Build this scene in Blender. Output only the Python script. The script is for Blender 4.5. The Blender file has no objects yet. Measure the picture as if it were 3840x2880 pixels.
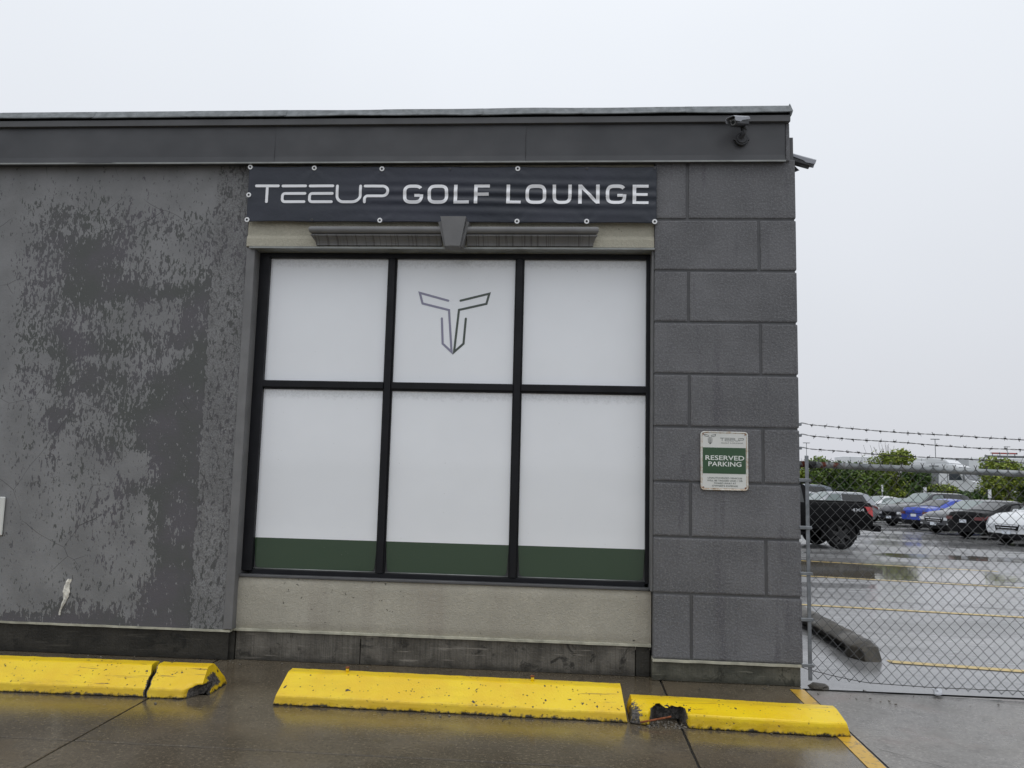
import bpy, bmesh, math, random
from mathutils import Matrix, Vector, noise as mnoise
random.seed(7)
SC = bpy.context.scene
COL = SC.collection
PI = math.pi

# ------------------------------------------------------------------ camera
def cam_matrix(loc, yaw, pitch, roll):
    cy, sy, cp, sp = math.cos(yaw), math.sin(yaw), math.cos(pitch), math.sin(pitch)
    f = Vector((-sy*cp, cy*cp, sp)); r = Vector((cy, sy, 0)); u = r.cross(f)
    r2 = r*math.cos(roll) + u*math.sin(roll); u2 = -r*math.sin(roll) + u*math.cos(roll)
    m = Matrix((r2, u2, -f)).transposed().to_4x4(); m.translation = loc
    return m
cd = bpy.data.cameras.new('camera'); cam = bpy.data.objects.new('camera', cd); COL.objects.link(cam)
cd.sensor_width = 36.0; cd.lens = 36.0*2864.376/3840.0; cd.clip_start = 0.05; cd.clip_end = 4000
cam.matrix_world = cam_matrix((0, -6.0676, 1.6), 0.070677, 0.106912, 0.024125)
SC.camera = cam

# ------------------------------------------------------------------ overcast sky and soft sun
world = bpy.data.worlds.new('World'); SC.world = world; world.use_nodes = True
wn = world.node_tree; wn.nodes.clear()
wo = wn.nodes.new('ShaderNodeOutputWorld'); bg = wn.nodes.new('ShaderNodeBackground')
sky = wn.nodes.new('ShaderNodeTexSky'); sky.sky_type = 'NISHITA'; sky.sun_disc = False
sky.sun_elevation = math.radians(80); sky.sun_rotation = math.radians(200); sky.air_density = 1.5; sky.dust_density = 4
tc = wn.nodes.new('ShaderNodeTexCoord'); sep = wn.nodes.new('ShaderNodeSeparateXYZ')
ramp = wn.nodes.new('ShaderNodeValToRGB')
ramp.color_ramp.elements[0].position = 0.0; ramp.color_ramp.elements[0].color = (0.565, 0.58, 0.622, 1)
ramp.color_ramp.elements[1].position = 1.0; ramp.color_ramp.elements[1].color = (0.94, 0.97, 1.01, 1)
e = ramp.color_ramp.elements.new(0.5); e.color = (0.725, 0.755, 0.80, 1)
cn = wn.nodes.new('ShaderNodeTexNoise'); cn.inputs['Scale'].default_value = 1.6; cn.inputs['Detail'].default_value = 3
cm = wn.nodes.new('ShaderNodeMapRange'); cm.inputs[1].default_value = 0.3; cm.inputs[2].default_value = 0.7
cm.inputs[3].default_value = 9.7; cm.inputs[4].default_value = 10.3
vm = wn.nodes.new('ShaderNodeVectorMath'); vm.operation = 'SCALE'
mx = wn.nodes.new('ShaderNodeMix'); mx.data_type = 'RGBA'; mx.inputs[0].default_value = 0.96
L = wn.links
L.new(tc.outputs['Generated'], sep.inputs[0]); L.new(sep.outputs['Z'], ramp.inputs[0])
L.new(tc.outputs['Generated'], cn.inputs['Vector']); L.new(cn.outputs[0], cm.inputs[0])
L.new(ramp.outputs[0], vm.inputs[0]); L.new(cm.outputs[0], vm.inputs['Scale'])
L.new(sky.outputs[0], mx.inputs[6]); L.new(vm.outputs[0], mx.inputs[7])
L.new(mx.outputs[2], bg.inputs[0]); bg.inputs[1].default_value = 0.1
L.new(bg.outputs[0], wo.inputs[0])
sd = bpy.data.lights.new('sun', 'SUN'); sd.energy = 0.6; sd.angle = math.radians(60); sd.color = (1, 0.98, 0.95)
sun = bpy.data.objects.new('sun', sd); COL.objects.link(sun)
sun.rotation_euler = (math.radians(10), 0, math.radians(-20))
vs = SC.view_settings; vs.view_transform = 'Standard'; vs.look = 'None'; vs.exposure = 0.25; vs.gamma = 1.0; vs.use_curve_mapping = False
SC.cycles.use_denoising = True
SC.cycles.max_bounces = 8

# ------------------------------------------------------------------ node helpers
class NM:
    def __init__(s, name):
        s.m = bpy.data.materials.new(name); s.m.use_nodes = True; s.t = s.m.node_tree
        s.b = s.t.nodes['Principled BSDF']; s.co = None
    def node(s, typ, **kw):
        n = s.t.nodes.new(typ)
        for a, v in kw.items(): setattr(n, a, v)
        return n
    def link(s, a, b): s.t.links.new(a, b)
    def obj(s):
        if s.co is None: s.co = s.node('ShaderNodeTexCoord').outputs['Object']
        return s.co
    def scaled(s, sc):
        n = s.node('ShaderNodeMapping'); n.inputs['Scale'].default_value = sc; s.link(s.obj(), n.inputs['Vector']); return n.outputs[0]
    def noise(s, scale, detail=3, rough=.55, vec=None, dist=0):
        n = s.node('ShaderNodeTexNoise'); n.inputs['Scale'].default_value = scale; n.inputs['Detail'].default_value = detail
        n.inputs['Roughness'].default_value = rough; n.inputs['Distortion'].default_value = dist
        s.link(vec or s.obj(), n.inputs['Vector']); return n.outputs[0]
    def voro(s, scale, vec=None, feature='F1', out=0):
        n = s.node('ShaderNodeTexVoronoi', feature=feature); n.inputs['Scale'].default_value = scale
        s.link(vec or s.obj(), n.inputs['Vector']); return n.outputs[out]
    def rng(s, v, a, b, c=0, d=1):
        n = s.node('ShaderNodeMapRange'); n.interpolation_type = 'SMOOTHSTEP'
        for i, x in enumerate((a, b, c, d)): n.inputs[i+1].default_value = x
        s.link(v, n.inputs[0]); return n.outputs[0]
    def math(s, op, a, b=None, clamp=False):
        n = s.node('ShaderNodeMath', operation=op); n.use_clamp = clamp
        for i, x in enumerate((a, b)):
            if x is None: continue
            if isinstance(x, (int, float)): n.inputs[i].default_value = x
            else: s.link(x, n.inputs[i])
        return n.outputs[0]
    def mix(s, f, a, b):
        n = s.node('ShaderNodeMix', data_type='RGBA')
        for i, x in ((0, f), (6, a), (7, b)):
            if isinstance(x, (int, float)): n.inputs[i].default_value = x
            elif isinstance(x, tuple): n.inputs[i].default_value = (*x, 1)
            else: s.link(x, n.inputs[i])
        return n.outputs[2]
    def attr(s, name):
        n = s.node('ShaderNodeAttribute'); n.attribute_name = name; return n.outputs['Fac']
    def geo(s, out): return s.node('ShaderNodeNewGeometry').outputs[out]
    def xyz(s):
        n = s.node('ShaderNodeSeparateXYZ'); s.link(s.obj(), n.inputs[0]); return n.outputs
    def set(s, name, v):
        i = s.b.inputs[name]
        if isinstance(v, (int, float)): i.default_value = v
        elif isinstance(v, tuple): i.default_value = (*v, 1)
        else: s.link(v, i)
    def bump(s, h, strength=.3, dist=.01):
        n = s.node('ShaderNodeBump'); n.inputs['Strength'].default_value = strength; n.inputs['Distance'].default_value = dist
        s.link(h, n.inputs['Height']); s.link(n.outputs[0], s.b.inputs['Normal'])

def plain(name, col, rough=.5, metal=0, var=.0, scale=6, bump=0, bscale=80, coat=0, spec=.5, emit=None):
    M = NM(name); M.set('Roughness', rough); M.set('Metallic', metal); M.set('Specular IOR Level', spec); M.set('Coat Weight', coat)
    M.set('Coat Roughness', .06)
    if var:
        a = tuple(max(0, c*(1-var)) for c in col); b = tuple(min(1, c*(1+var)) for c in col)
        M.set('Base Color', M.mix(M.rng(M.noise(scale, 5), .3, .7), a, b))
        M.set('Roughness', M.rng(M.noise(scale*1.7, 3), .3, .7, rough*.8, min(1, rough*1.25)))
    else: M.set('Base Color', col)
    if bump: M.bump(M.noise(bscale, 4), bump, .01)
    return M.m

# ------------------------------------------------------------------ mesh helpers
def mk(name, verts, faces, mat, parent=None, smooth=False, local=False):
    me = bpy.data.meshes.new(name); me.from_pydata([tuple(v) for v in verts], [], faces); me.update()
    if smooth: me.polygons.foreach_set('use_smooth', [True]*len(me.polygons))
    if mat: me.materials.append(mat)
    return lk(name, me, parent, local)
def lk(name, me, parent=None, local=False):
    o = bpy.data.objects.new(name, me); COL.objects.link(o)
    if parent is not None:
        o.parent = parent
        if not local:
            w = Vector(); p = parent
            while p is not None: w += p.location; p = p.parent if p.parent is not None else None
            # parts made in world coordinates keep them
            base = parent
            while base.parent is not None: base = base.parent
            o.matrix_parent_inverse = Matrix.Translation(base.location).inverted() if parent is base else Matrix.Identity(4)
    return o
def frombm(name, bm, mat, parent=None, smooth=False, local=False):
    me = bpy.data.meshes.new(name); bmesh.ops.recalc_face_normals(bm, faces=bm.faces[:]); bm.to_mesh(me); bm.free()
    if smooth: me.polygons.foreach_set('use_smooth', [True]*len(me.polygons))
    if mat: me.materials.append(mat)
    return lk(name, me, parent, local)
def tag(o, label=None, cat=None, group=None, kind=None):
    if label: o['label'] = label
    if cat: o['category'] = cat
    if group: o['group'] = group
    if kind: o['kind'] = kind
    return o
def empty(name, loc=(0, 0, 0), rz=0):
    o = bpy.data.objects.new(name, None); COL.objects.link(o); o.location = loc; o.rotation_euler = (0, 0, rz); o.empty_display_size = .2
    return o
def bbox(bm, x0, x1, y0, y1, z0, z1, bev=0, seg=1):
    r = bmesh.ops.create_cube(bm, size=1, matrix=Matrix.Translation(((x0+x1)/2, (y0+y1)/2, (z0+z1)/2)) @ Matrix.Diagonal((x1-x0, y1-y0, z1-z0, 1)))
    if bev:
        es = list({e for v in r['verts'] for e in v.link_edges})
        bmesh.ops.bevel(bm, geom=es, offset=bev, segments=seg, affect='EDGES', profile=.5)
def box(name, x0, x1, y0, y1, z0, z1, mat, parent=None, bev=0, seg=1, local=False):
    bm = bmesh.new(); bbox(bm, x0, x1, y0, y1, z0, z1, bev, seg); return frombm(name, bm, mat, parent, local=local)
def bcyl(bm, p0, p1, r0, r1=None, seg=12, caps=True):
    p0, p1 = Vector(p0), Vector(p1); r1 = r0 if r1 is None else r1
    d = p1-p0; q = d.to_track_quat('Z', 'Y').to_matrix().to_4x4()
    bmesh.ops.create_cone(bm, cap_ends=caps, segments=seg, radius1=r0, radius2=r1, depth=d.length, matrix=Matrix.Translation((p0+p1)/2) @ q)
def cyl(name, p0, p1, r0, mat, parent=None, r1=None, seg=12, smooth=True, local=False):
    bm = bmesh.new(); bcyl(bm, p0, p1, r0, r1, seg); o = frombm(name, bm, mat, parent, local=local)
    if smooth:
        for f in o.data.polygons: f.use_smooth = len(f.vertices) == 4
    return o
def tube(V, F, pts, r, seg=4):
    """append a tube along pts to the lists V, F"""
    n = len(pts); b0 = len(V)
    for i, p in enumerate(pts):
        p = Vector(p); d = (Vector(pts[min(i+1, n-1)]) - Vector(pts[max(i-1, 0)])).normalized()
        a = d.cross(Vector((0, 1, 0)) if abs(d.y) < .9 else Vector((1, 0, 0))).normalized(); b = d.cross(a)
        for k in range(seg):
            t = 2*PI*k/seg; V.append(p + (a*math.cos(t) + b*math.sin(t))*r)
    for i in range(n-1):
        for k in range(seg):
            k2 = (k+1) % seg; F.append((b0+i*seg+k, b0+i*seg+k2, b0+(i+1)*seg+k2, b0+(i+1)*seg+k))
    F.append(tuple(b0+k for k in range(seg))); F.append(tuple(b0+(n-1)*seg+k for k in range(seg))[::-1])
def prism_xz(bm, poly, y0, y1):
    """extrude a polygon given in x,z from y0 to y1"""
    a = [bm.verts.new((x, y0, z)) for x, z in poly]; b = [bm.verts.new((x, y1, z)) for x, z in poly]
    n = len(poly); bm.faces.new(a); bm.faces.new(b[::-1])
    for i in range(n): bm.faces.new((a[i], b[i], b[(i+1) % n], a[(i+1) % n]))

# ------------------------------------------------------------------ materials
def stucco(name, c, var, stain, bsc=170, bstr=.55, rough=.75):
    M = NM(name); M.set('Roughness', rough); M.set('Specular IOR Level', .35)
    a = tuple(x*(1-var) for x in c); b = tuple(x*(1+var) for x in c)
    col = M.mix(M.rng(M.noise(2.2, 5, .6), .32, .68), a, b)
    oi = M.node('ShaderNodeObjectInfo').outputs['Random']; col = M.mix(M.rng(oi, 0, 1, 0, .22), col, tuple(x*.72 for x in c))
    st = M.noise(1, 5, .6, M.scaled((7, 7, .8)))
    col = M.mix(M.rng(st, .54, .68, 0, .9), col, stain)
    fine = M.noise(bsc, 4, .7)
    M.set('Base Color', M.mix(M.rng(fine, .46, .66, 0, .55), col, tuple(min(1, x*1.75) for x in c)))
    M.bump(M.math('ADD', fine, M.math('MULTIPLY', M.noise(38, 3), .6)), bstr, .010)
    return M.m
M_pillar = stucco('grey_pillar_stucco', (.142, .143, .150), .16, (.102, .100, .110), bsc=68, bstr=.8)
M_side = M_pillar
M_trim = plain('smooth_grey_trim', (.17, .17, .172), .6, var=.1, scale=5, bump=.15, bscale=60)
M_dark_trim = plain('dark_grey_trim', (.085, .086, .09), .55, var=.12, scale=4)

def wall_mat():
    M = NM('weathered_grey_stucco'); M.set('Specular IOR Level', .3)
    d = M.attr('wear')
    n1 = M.noise(1, 4, .62, M.scaled((33, 33, 15)), .6)
    n2 = M.noise(1, 3, .6, M.scaled((78, 78, 30)), .4)
    nn = M.math('ADD', M.math('MULTIPLY', n1, .62), M.math('MULTIPLY', n2, .38))
    th = M.math('SUBTRACT', .605, M.math('MULTIPLY', d, .22))
    df = M.math('SUBTRACT', nn, th)
    dark = M.rng(df, -.012, .016)
    light = M.mix(M.rng(M.noise(3, 4), .3, .7), (.195, .197, .20), (.25, .252, .256))
    dk = M.mix(M.rng(M.noise(2.3, 5), .35, .65), (.094, .099, .095), (.114, .109, .120))
    edge = M.math('MULTIPLY', M.rng(df, -.05, -.012), M.math('SUBTRACT', 1, dark))
    light = M.mix(M.math('MULTIPLY', edge, M.math('MULTIPLY', d, .7)), light, (.30, .302, .305))
    col = M.mix(dark, light, dk)
    # hairline cracks and scratches
    cr = M.voro(1.7, M.mix(.12, M.obj(), M.node('ShaderNodeTexNoise').outputs[1]), 'DISTANCE_TO_EDGE')
    col = M.mix(M.math('MULTIPLY', M.rng(cr, .004, .0, 0, 1), M.rng(M.noise(1.3, 2), .52, .6)), col, (.06, .06, .062))
    rough = M.attr('rough_strip')
    sp = M.math('MULTIPLY', M.rng(M.noise(75, 4, .7, None, .8), .47, .56), rough)
    col = M.mix(M.math('MULTIPLY', sp, .5), col, (.08, .079, .079))
    pit = M.voro(3.1, None, 'F1')
    col = M.mix(M.rng(pit, .012, .006, 0, 1), col, (.012, .012, .012))
    M.set('Base Color', col); M.set('Roughness', M.mix(dark, (.8, .8, .8), (.62, .62, .62)))
    h = M.math('ADD', M.math('MULTIPLY', M.noise(60, 4, .7), .9), M.math('MULTIPLY', dark, -.35))
    h = M.math('ADD', h, M.math('MULTIPLY', sp, -.6))
    M.bump(h, .5, .006)
    return M.m
M_wall = wall_mat()

def cream(name, c, dirt):
    M = NM(name); M.set('Roughness', .8); M.set('Specular IOR Level', .3)
    sw = M.noise(48, 4, .62, None, 1.4)
    col = M.mix(M.rng(M.noise(2.6, 4), .3, .7), tuple(x*.9 for x in c), tuple(x*1.06 for x in c))
    x = M.xyz()
    v = M.noise(1, 4, .6, M.scaled((2.4, 1, .25)))
    col = M.mix(M.rng(v, .50, .68, 0, .55), col, dirt)
    col = M.mix(M.rng(sw, .42, .62, .28, 0), col, tuple(x*.6 for x in c))
    sp = M.math('MULTIPLY', M.rng(M.noise(35, 4), .66, .70), M.rng(M.noise(4, 2), .5, .62))
    col = M.mix(M.math('MULTIPLY', sp, .9), col, (.05, .048, .04))
    M.set('Base Color', col); M.bump(sw, .75, .012)
    return M.m
M_cream = cream('cream_textured_stucco', (.47, .445, .375), (.34, .305, .26))
M_lintel = cream('cream_smooth_lintel', (.50, .475, .385), (.42, .39, .31))
M_creamtrim = plain('pale_base_trim', (.42, .41, .33), .7, var=.25, scale=9)

def concrete_foot(name, c1, c2, stain, cor=.5):
    M = NM(name); M.set('Roughness', .55); M.set('Specular IOR Level', .45)
    col = M.mix(M.rng(M.noise(5, 6, .65), .32, .68), c1, c2)
    cg = M.noise(1, 2, .5, M.scaled((95, 95, 2.5)))
    col = M.mix(M.math('MULTIPLY', M.rng(cg, .45, .62), cor), col, stain)
    col = M.mix(M.rng(M.noise(7, 5, .7, None, .8), .55, .66, 0, .85), col, stain)
    ln = M.noise(1, 5, .6, M.scaled((3, 3, 60)))
    col = M.mix(M.rng(ln, .60, .68, 0, .5), col, tuple(min(1, x*2.1) for x in c2))
    x = M.xyz()
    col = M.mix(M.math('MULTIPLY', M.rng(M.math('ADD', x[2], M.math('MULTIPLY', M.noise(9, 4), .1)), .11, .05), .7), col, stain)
    M.set('Base Color', col)
    M.bump(M.math('ADD', M.noise(60, 4), M.math('MULTIPLY', cg, .5)), .5, .01)
    return M.m
M_foot_c = concrete_foot('stained_footing', (.085, .078, .066), (.17, .157, .135), (.022, .021, .018), .3)
M_foot_l = concrete_foot('soaked_footing', (.02, .019, .016), (.045, .042, .035), (.010, .010, .009), .15)
M_foot_p = concrete_foot('mossy_footing', (.07, .071, .055), (.155, .15, .118), (.022, .023, .016), .15)

def metal_sheet():
    M = NM('dark_fascia_metal'); M.set('Specular IOR Level', .5)
    M.set('Base Color', M.mix(M.rng(M.noise(1.6, 4), .3, .7), (.042, .044, .049), (.062, .063, .068)))
    M.set('Roughness', M.rng(M.noise(4, 4), .3, .7, .34, .5))
    M.bump(M.noise(2.2, 2), .35, .05)
    return M.m
M_fascia = metal_sheet()
M_drip = plain('grey_drip_edge', (.085, .086, .09), .42, var=.1, scale=3)
M_edge = plain('pale_metal_edge', (.26, .27, .26), .4, metal=.3, var=.15, scale=8)
M_coping = plain('bitumen_coping', (.19, .205, .215), .8, var=.22, scale=14, bump=.6, bscale=160)
M_frame = plain('black_window_frame', (.009, .0095, .012), .45, var=.2, scale=4, spec=.25)
M_stone = None
def stone_mat():
    M = NM('grey_painted_cornice'); M.set('Roughness', .6)
    st = M.noise(1, 4, .6, M.scaled((70, .3, 1.0)))
    col = M.mix(M.rng(M.noise(5, 3), .3, .7), (.15, .15, .152), (.185, .185, .186))
    x = M.xyz()
    low = M.rng(x[2], 3.47, 3.45)
    M.set('Base Color', M.mix(M.math('MULTIPLY', M.rng(st, .54, .62), M.math('MULTIPLY', low, .75)), col, (.05, .048, .045)))
    return M.m
M_stone = stone_mat()
M_key = plain('grey_keystone', (.15, .15, .152), .55, var=.06, scale=6, bump=.1, bscale=120)

def film(name, c, coat=1.0):
    M = NM(name); M.set('Roughness', .45); M.set('Coat Weight', coat); M.set('Coat Roughness', .05); M.set('Coat IOR', 1.5)
    col = M.mix(M.rng(M.noise(1.3, 3), .3, .7), tuple(x*.96 for x in c), c)
    sp = M.math('MULTIPLY', M.rng(M.noise(55, 3), .70, .74), M.rng(M.noise(3, 2), .5, .6))
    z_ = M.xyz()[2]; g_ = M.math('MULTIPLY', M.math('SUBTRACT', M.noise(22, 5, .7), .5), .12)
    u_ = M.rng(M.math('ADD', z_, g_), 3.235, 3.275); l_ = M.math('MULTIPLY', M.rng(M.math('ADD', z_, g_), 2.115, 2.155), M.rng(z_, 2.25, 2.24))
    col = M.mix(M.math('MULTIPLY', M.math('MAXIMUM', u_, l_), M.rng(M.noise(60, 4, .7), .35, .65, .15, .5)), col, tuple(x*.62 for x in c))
    M.set('Base Color', M.mix(M.math('MULTIPLY', sp, .3), col, (.3, .28, .25)))
    return M.m
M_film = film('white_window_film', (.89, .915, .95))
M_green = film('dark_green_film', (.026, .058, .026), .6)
M_logo_l = plain('lavender_grey_print', (.24, .235, .33), .4, coat=.5)
M_logo_d = plain('dark_green_grey_print', (.045, .062, .05), .4, coat=.5)

def banner_mat():
    M = NM('navy_vinyl'); M.set('Roughness', .42); M.set('Specular IOR Level', .5)
    col = M.mix(M.rng(M.noise(1.1, 3), .35, .65), (.015, .020, .032), (.021, .025, .042))
    dr = M.noise(1, 2, .5, M.scaled((110, 1, 36)))
    col = M.mix(M.math('MULTIPLY', M.rng(dr, .66, .70), M.rng(M.noise(1.6, 2), .5, .62)), col, (.012, .014, .02))
    M.set('Base Color', col); M.bump(M.noise(9, 3), .2, .03)
    return M.m
M_banner = banner_mat()
M_white = plain('white_vinyl_print', (.86, .87, .90), .45)
M_washer = plain('white_washer', (.85, .86, .87), .4)
M_hole = plain('dark_hole', (.01, .01, .01), .7)

def yellow_mat(name='yellow_kerb_paint'):
    M = NM(name)
    x = M.xyz()
    chip = M.attr('chip')
    base = M.mix(M.rng(M.noise(3.5, 5, .6), .32, .70), (.77, .50, .002), (.83, .60, .006))
    base = M.mix(M.rng(M.noise(1, 5, .65, M.scaled((2, 9, 9))), .60, .75, 0, .45), base, (.45, .28, .01))
    pit = M.voro(34, M.mix(.03, M.obj(), M.node('ShaderNodeTexNoise').outputs[1]))
    pits = M.math('MULTIPLY', M.rng(pit, .22, .10), M.rng(M.noise(6, 4), .44, .60))
    base = M.mix(pits, base, (.05, .035, .015))
    big = M.math('MULTIPLY', M.rng(M.noise(24, 3, .5), .69, .705), 1.0)
    scf = M.math('MULTIPLY', M.rng(M.noise(1, 4, .6, M.scaled((3, 40, 40))), .62, .68), M.rng(M.noise(1.5, 2), .45, .6)); base = M.mix(M.math('MULTIPLY', scf, .8), base, (.26, .15, .02))
    base = M.mix(M.rng(M.noise(1.3, 5, .65, M.scaled((1, 5, 5))), .50, .66, 0, .4), base, (.66, .45, .008))
    base = M.mix(big, base, (.035, .029, .021))
    base = M.mix(M.math('MULTIPLY', M.rng(M.math('ADD', x[2], M.math('MULTIPLY', M.math('SUBTRACT', M.noise(16, 5, .7), .5), .06)), .066, .046), .42), base, (.36, .22, .008))  # lower face browned in the paint colour: shade of the steep side
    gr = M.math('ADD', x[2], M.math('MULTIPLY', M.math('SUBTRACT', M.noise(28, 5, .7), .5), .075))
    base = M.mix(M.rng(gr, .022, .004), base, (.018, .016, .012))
    conc = M.mix(M.rng(M.noise(70, 4), .35, .65), (.028, .026, .024), (.12, .11, .10))
    c = M.math('ADD', chip, M.math('MULTIPLY', M.math('SUBTRACT', M.noise(45, 4, .7), .5), .9))
    k = M.rng(c, .46, .54)
    M.set('Base Color', M.mix(k, base, conc)); M.set('Roughness', M.mix(k, (.33, .33, .33), (.7, .7, .7)))
    h = M.math('SUBTRACT', M.math('MULTIPLY', M.noise(90, 4), .5), M.math('MULTIPLY', M.math('MAXIMUM', pits, big), .8))
    M.bump(h, .45, .008)
    return M.m
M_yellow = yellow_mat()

def wet_ground(name, c1, c2, r0, r1, tint=None, scale=1.0, bump=.25, rscale=.8, stretch=(1, 1, 1), fs=95, fk=.35, spec=.55):
    M = NM(name); M.set('Specular IOR Level', spec)
    v = M.scaled(stretch)
    big = M.noise(.9*scale, 5, .6, v); fine = M.noise(fs, 5, .75); mid = M.noise(9*scale, 5, .65, v)
    col = M.mix(M.rng(big, .33, .67), c1, c2)
    col = M.mix(M.rng(mid, .5, .72, 0, .5), col, tuple(x*.55 for x in c1))
    col = M.mix(M.rng(fine, .46, .34, 0, fk), col, tuple(x*.45 for x in c1))
    col = M.mix(M.rng(fine, .54, .68, 0, fk), col, tuple(min(1, x*2.1) for x in c2))
    if tint: col = M.mix(M.rng(M.noise(1.7, 4), .52, .7, 0, .6), col, tint)
    M.set('Base Color', col)
    wet = M.noise(rscale, 5, .62, v)
    M.set('Roughness', M.rng(M.math('ADD', wet, M.math('MULTIPLY', M.math('SUBTRACT', mid, .5), .25)), .40, .62, r0, r1))
    M.bump(M.math('ADD', fine, M.math('MULTIPLY', mid, .5)), bump, .004)
    return M.m
M_slab = wet_ground('wet_brown_concrete', (.076, .061, .041), (.132, .109, .077), .03, .22, (.115, .088, .055), bump=.16, fs=46, fk=.65, spec=.75)
M_apron = wet_ground('damp_grey_apron', (.155, .146, .136), (.22, .208, .192), .22, .45, (.21, .165, .15), bump=.7, fs=50, fk=.6)
M_lot = wet_ground('wet_grey_asphalt', (.20, .202, .207), (.29, .29, .29), .10, .45, None, .35, bump=.10, rscale=.22, stretch=(.5, 1.6, 1))  # base grey lightened well past asphalt to carry the grazing sky reflection
M_far = plain('far_ground', (.07, .075, .06), .8, var=.2, scale=.05)
M_joint = plain('dirty_joint', (.012, .011, .009), .6, var=.3, scale=20)
def line_paint(name, c, wear_c, cov=.5):
    M = NM(name); M.set('Roughness', .35)
    M.set('Base Color', M.mix(M.rng(M.noise(14, 6, .7), cov, cov+.1, 0, .8), c, wear_c)); M.bump(M.noise(90, 3), .3, .004)
    return M.m
M_yline = line_paint('worn_yellow_line', (.55, .33, .03), (.13, .10, .06), .52)
M_yline2 = line_paint('yellow_bay_line', (.60, .43, .12), (.22, .18, .1), .58)
M_seam = line_paint('dark_wet_seam', (.02, .02, .022), (.12, .12, .122), .54)
M_kerb = wet_ground('mossy_grey_kerb', (.035, .031, .024), (.095, .084, .066), .4, .7, (.03, .032, .02), scale=4, bump=.8)
M_gal = plain('galvanised_steel', (.22, .235, .25), .42, metal=.75, var=.2, scale=18)
M_wire = plain('chain_link_wire', (.085, .088, .09), .5, metal=.3, var=.35, scale=5)
M_barb = plain('dark_barbed_wire', (.025, .024, .024), .6, var=.3, scale=30)
def rail_mat():
    M = NM('rusty_galvanised_rail'); M.set('Metallic', .45); M.set('Roughness', .5)
    c = M.mix(M.rng(M.noise(9, 4), .35, .65), (.22, .24, .25), (.34, .36, .37))
    r = M.noise(1, 4, .6, M.scaled((9, 4, 4)))
    x = M.xyz()
    k = M.math('MULTIPLY', M.rng(r, .55, .62), M.rng(x[0], 2.6, 2.0, .12, 1))
    M.set('Base Color', M.mix(k, c, (.14, .035, .015))); return M.m
M_rail = rail_mat()
M_rust = plain('rusty_bar', (.20, .06, .02), .8, var=.4, scale=40)
M_foam = plain('exposed_white_foam', (.74, .72, .65), .8, var=.25, scale=30, bump=.8, bscale=60)
M_paper = plain('crumpled_paper', (.7, .72, .76), .7, var=.1, scale=30)
M_stones = plain('loose_stones', (.13, .118, .10), .8, var=.6, scale=40)

# ------------------------------------------------------------------ the ground
SL = .025
def gz(y): return -SL*min(max(y, 0), 44)
def sheet(name, pts, z, mat, ny=1, parent=None):
    """quad strip over four corner points given in x,y, draped on the sloping lot, lifted by z"""
    (ax, ay), (bx, by), (cx, cy), (dx, dy) = pts; V = []; F = []
    for i in range(ny+1):
        t = i/ny
        for (px, py), (qx, qy) in (((ax, ay), (dx, dy)), ((bx, by), (cx, cy))):
            x, y = px+(qx-px)*t, py+(qy-py)*t; V.append((x, y, gz(y)+z))
    for i in range(ny): F.append((2*i, 2*i+1, 2*i+3, 2*i+2))
    return mk(name, V, F, mat, parent)
ys = [-1500, -200, 0, 44, 62, 1500]
V = []; F = []
for y in ys:
    V += [(-1500, y, gz(y)-.06), (1500, y, gz(y)-.06)]
for i in range(len(ys)-1): F.append((2*i, 2*i+1, 2*i+3, 2*i+2))
tag(mk('ground', V, F, M_far), kind='structure')
lot = tag(sheet('parking_lot', ((1.8, -.015), (120, -.015), (120, 44), (-60, 44)), 0, M_lot), kind='structure')
lot2 = tag(sheet('yard_ground', ((-60, 14), (1.79, 14), (1.79, 44), (-60, 44)), -.004, M_lot), kind='structure')
tag(sheet('driveway', ((1.815, -40), (60, -40), (60, -.045), (1.815, -.045)), -.004, M_apron), kind='structure')
# concrete slabs with open joints
pave = tag(mk('pavement_bed', [(-12, -40, -.009), (1.815, -40, -.009), (1.815, .3, -.009), (-12, .3, -.009)], [(0, 1, 2, 3)], M_joint), kind='structure')
xs = [-9.74, -6.24, -2.742, .757, 1.808]; yy = [.16, -1.744, -5.24, -8.74, -12.24]
for i in range(4):
    for j in range(4):
        x0, x1, y1, y0 = xs[i]+.006, xs[i+1]-.006, yy[j]-.006, yy[j+1]+.006
        n = 26; V = []; F = []
        edge = [(x0+(x1-x0)*k/n, y0) for k in range(n)] + [(x1, y0+(y1-y0)*k/n) for k in range(n)] + \
               [(x1-(x1-x0)*k/n, y1) for k in range(n)] + [(x0, y1-(y1-y0)*k/n) for k in range(n)]
        m = len(edge); cx, cy = (x0+x1)/2, (y0+y1)/2
        for lev, (dz, ins) in enumerate(((-.03, 0), (-.004, 0), (0, .0015))):
            for x, y in edge:
                j_ = .010*(mnoise.noise(Vector((x*9, y*9, i+j)))*.5+.1)
                sx = 1 if x < cx else -1; sy_ = 1 if y < cy else -1
                V.append((x+sx*(ins+max(j_, 0))*(1 if abs(x-x0) < .001 or abs(x-x1) < .001 else 0), y+sy_*(ins+max(j_, 0))*(1 if abs(y-y0) < .001 or abs(y-y1) < .001 else 0), dz))
        for lev in range(2):
            for q in range(m): F.append((lev*m+q, lev*m+(q+1) % m, (lev+1)*m+(q+1) % m, (lev+1)*m+q))
        F.append(tuple(2*m+q for q in range(m)))
        mk('slab', V, F, M_slab, pave)
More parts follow.
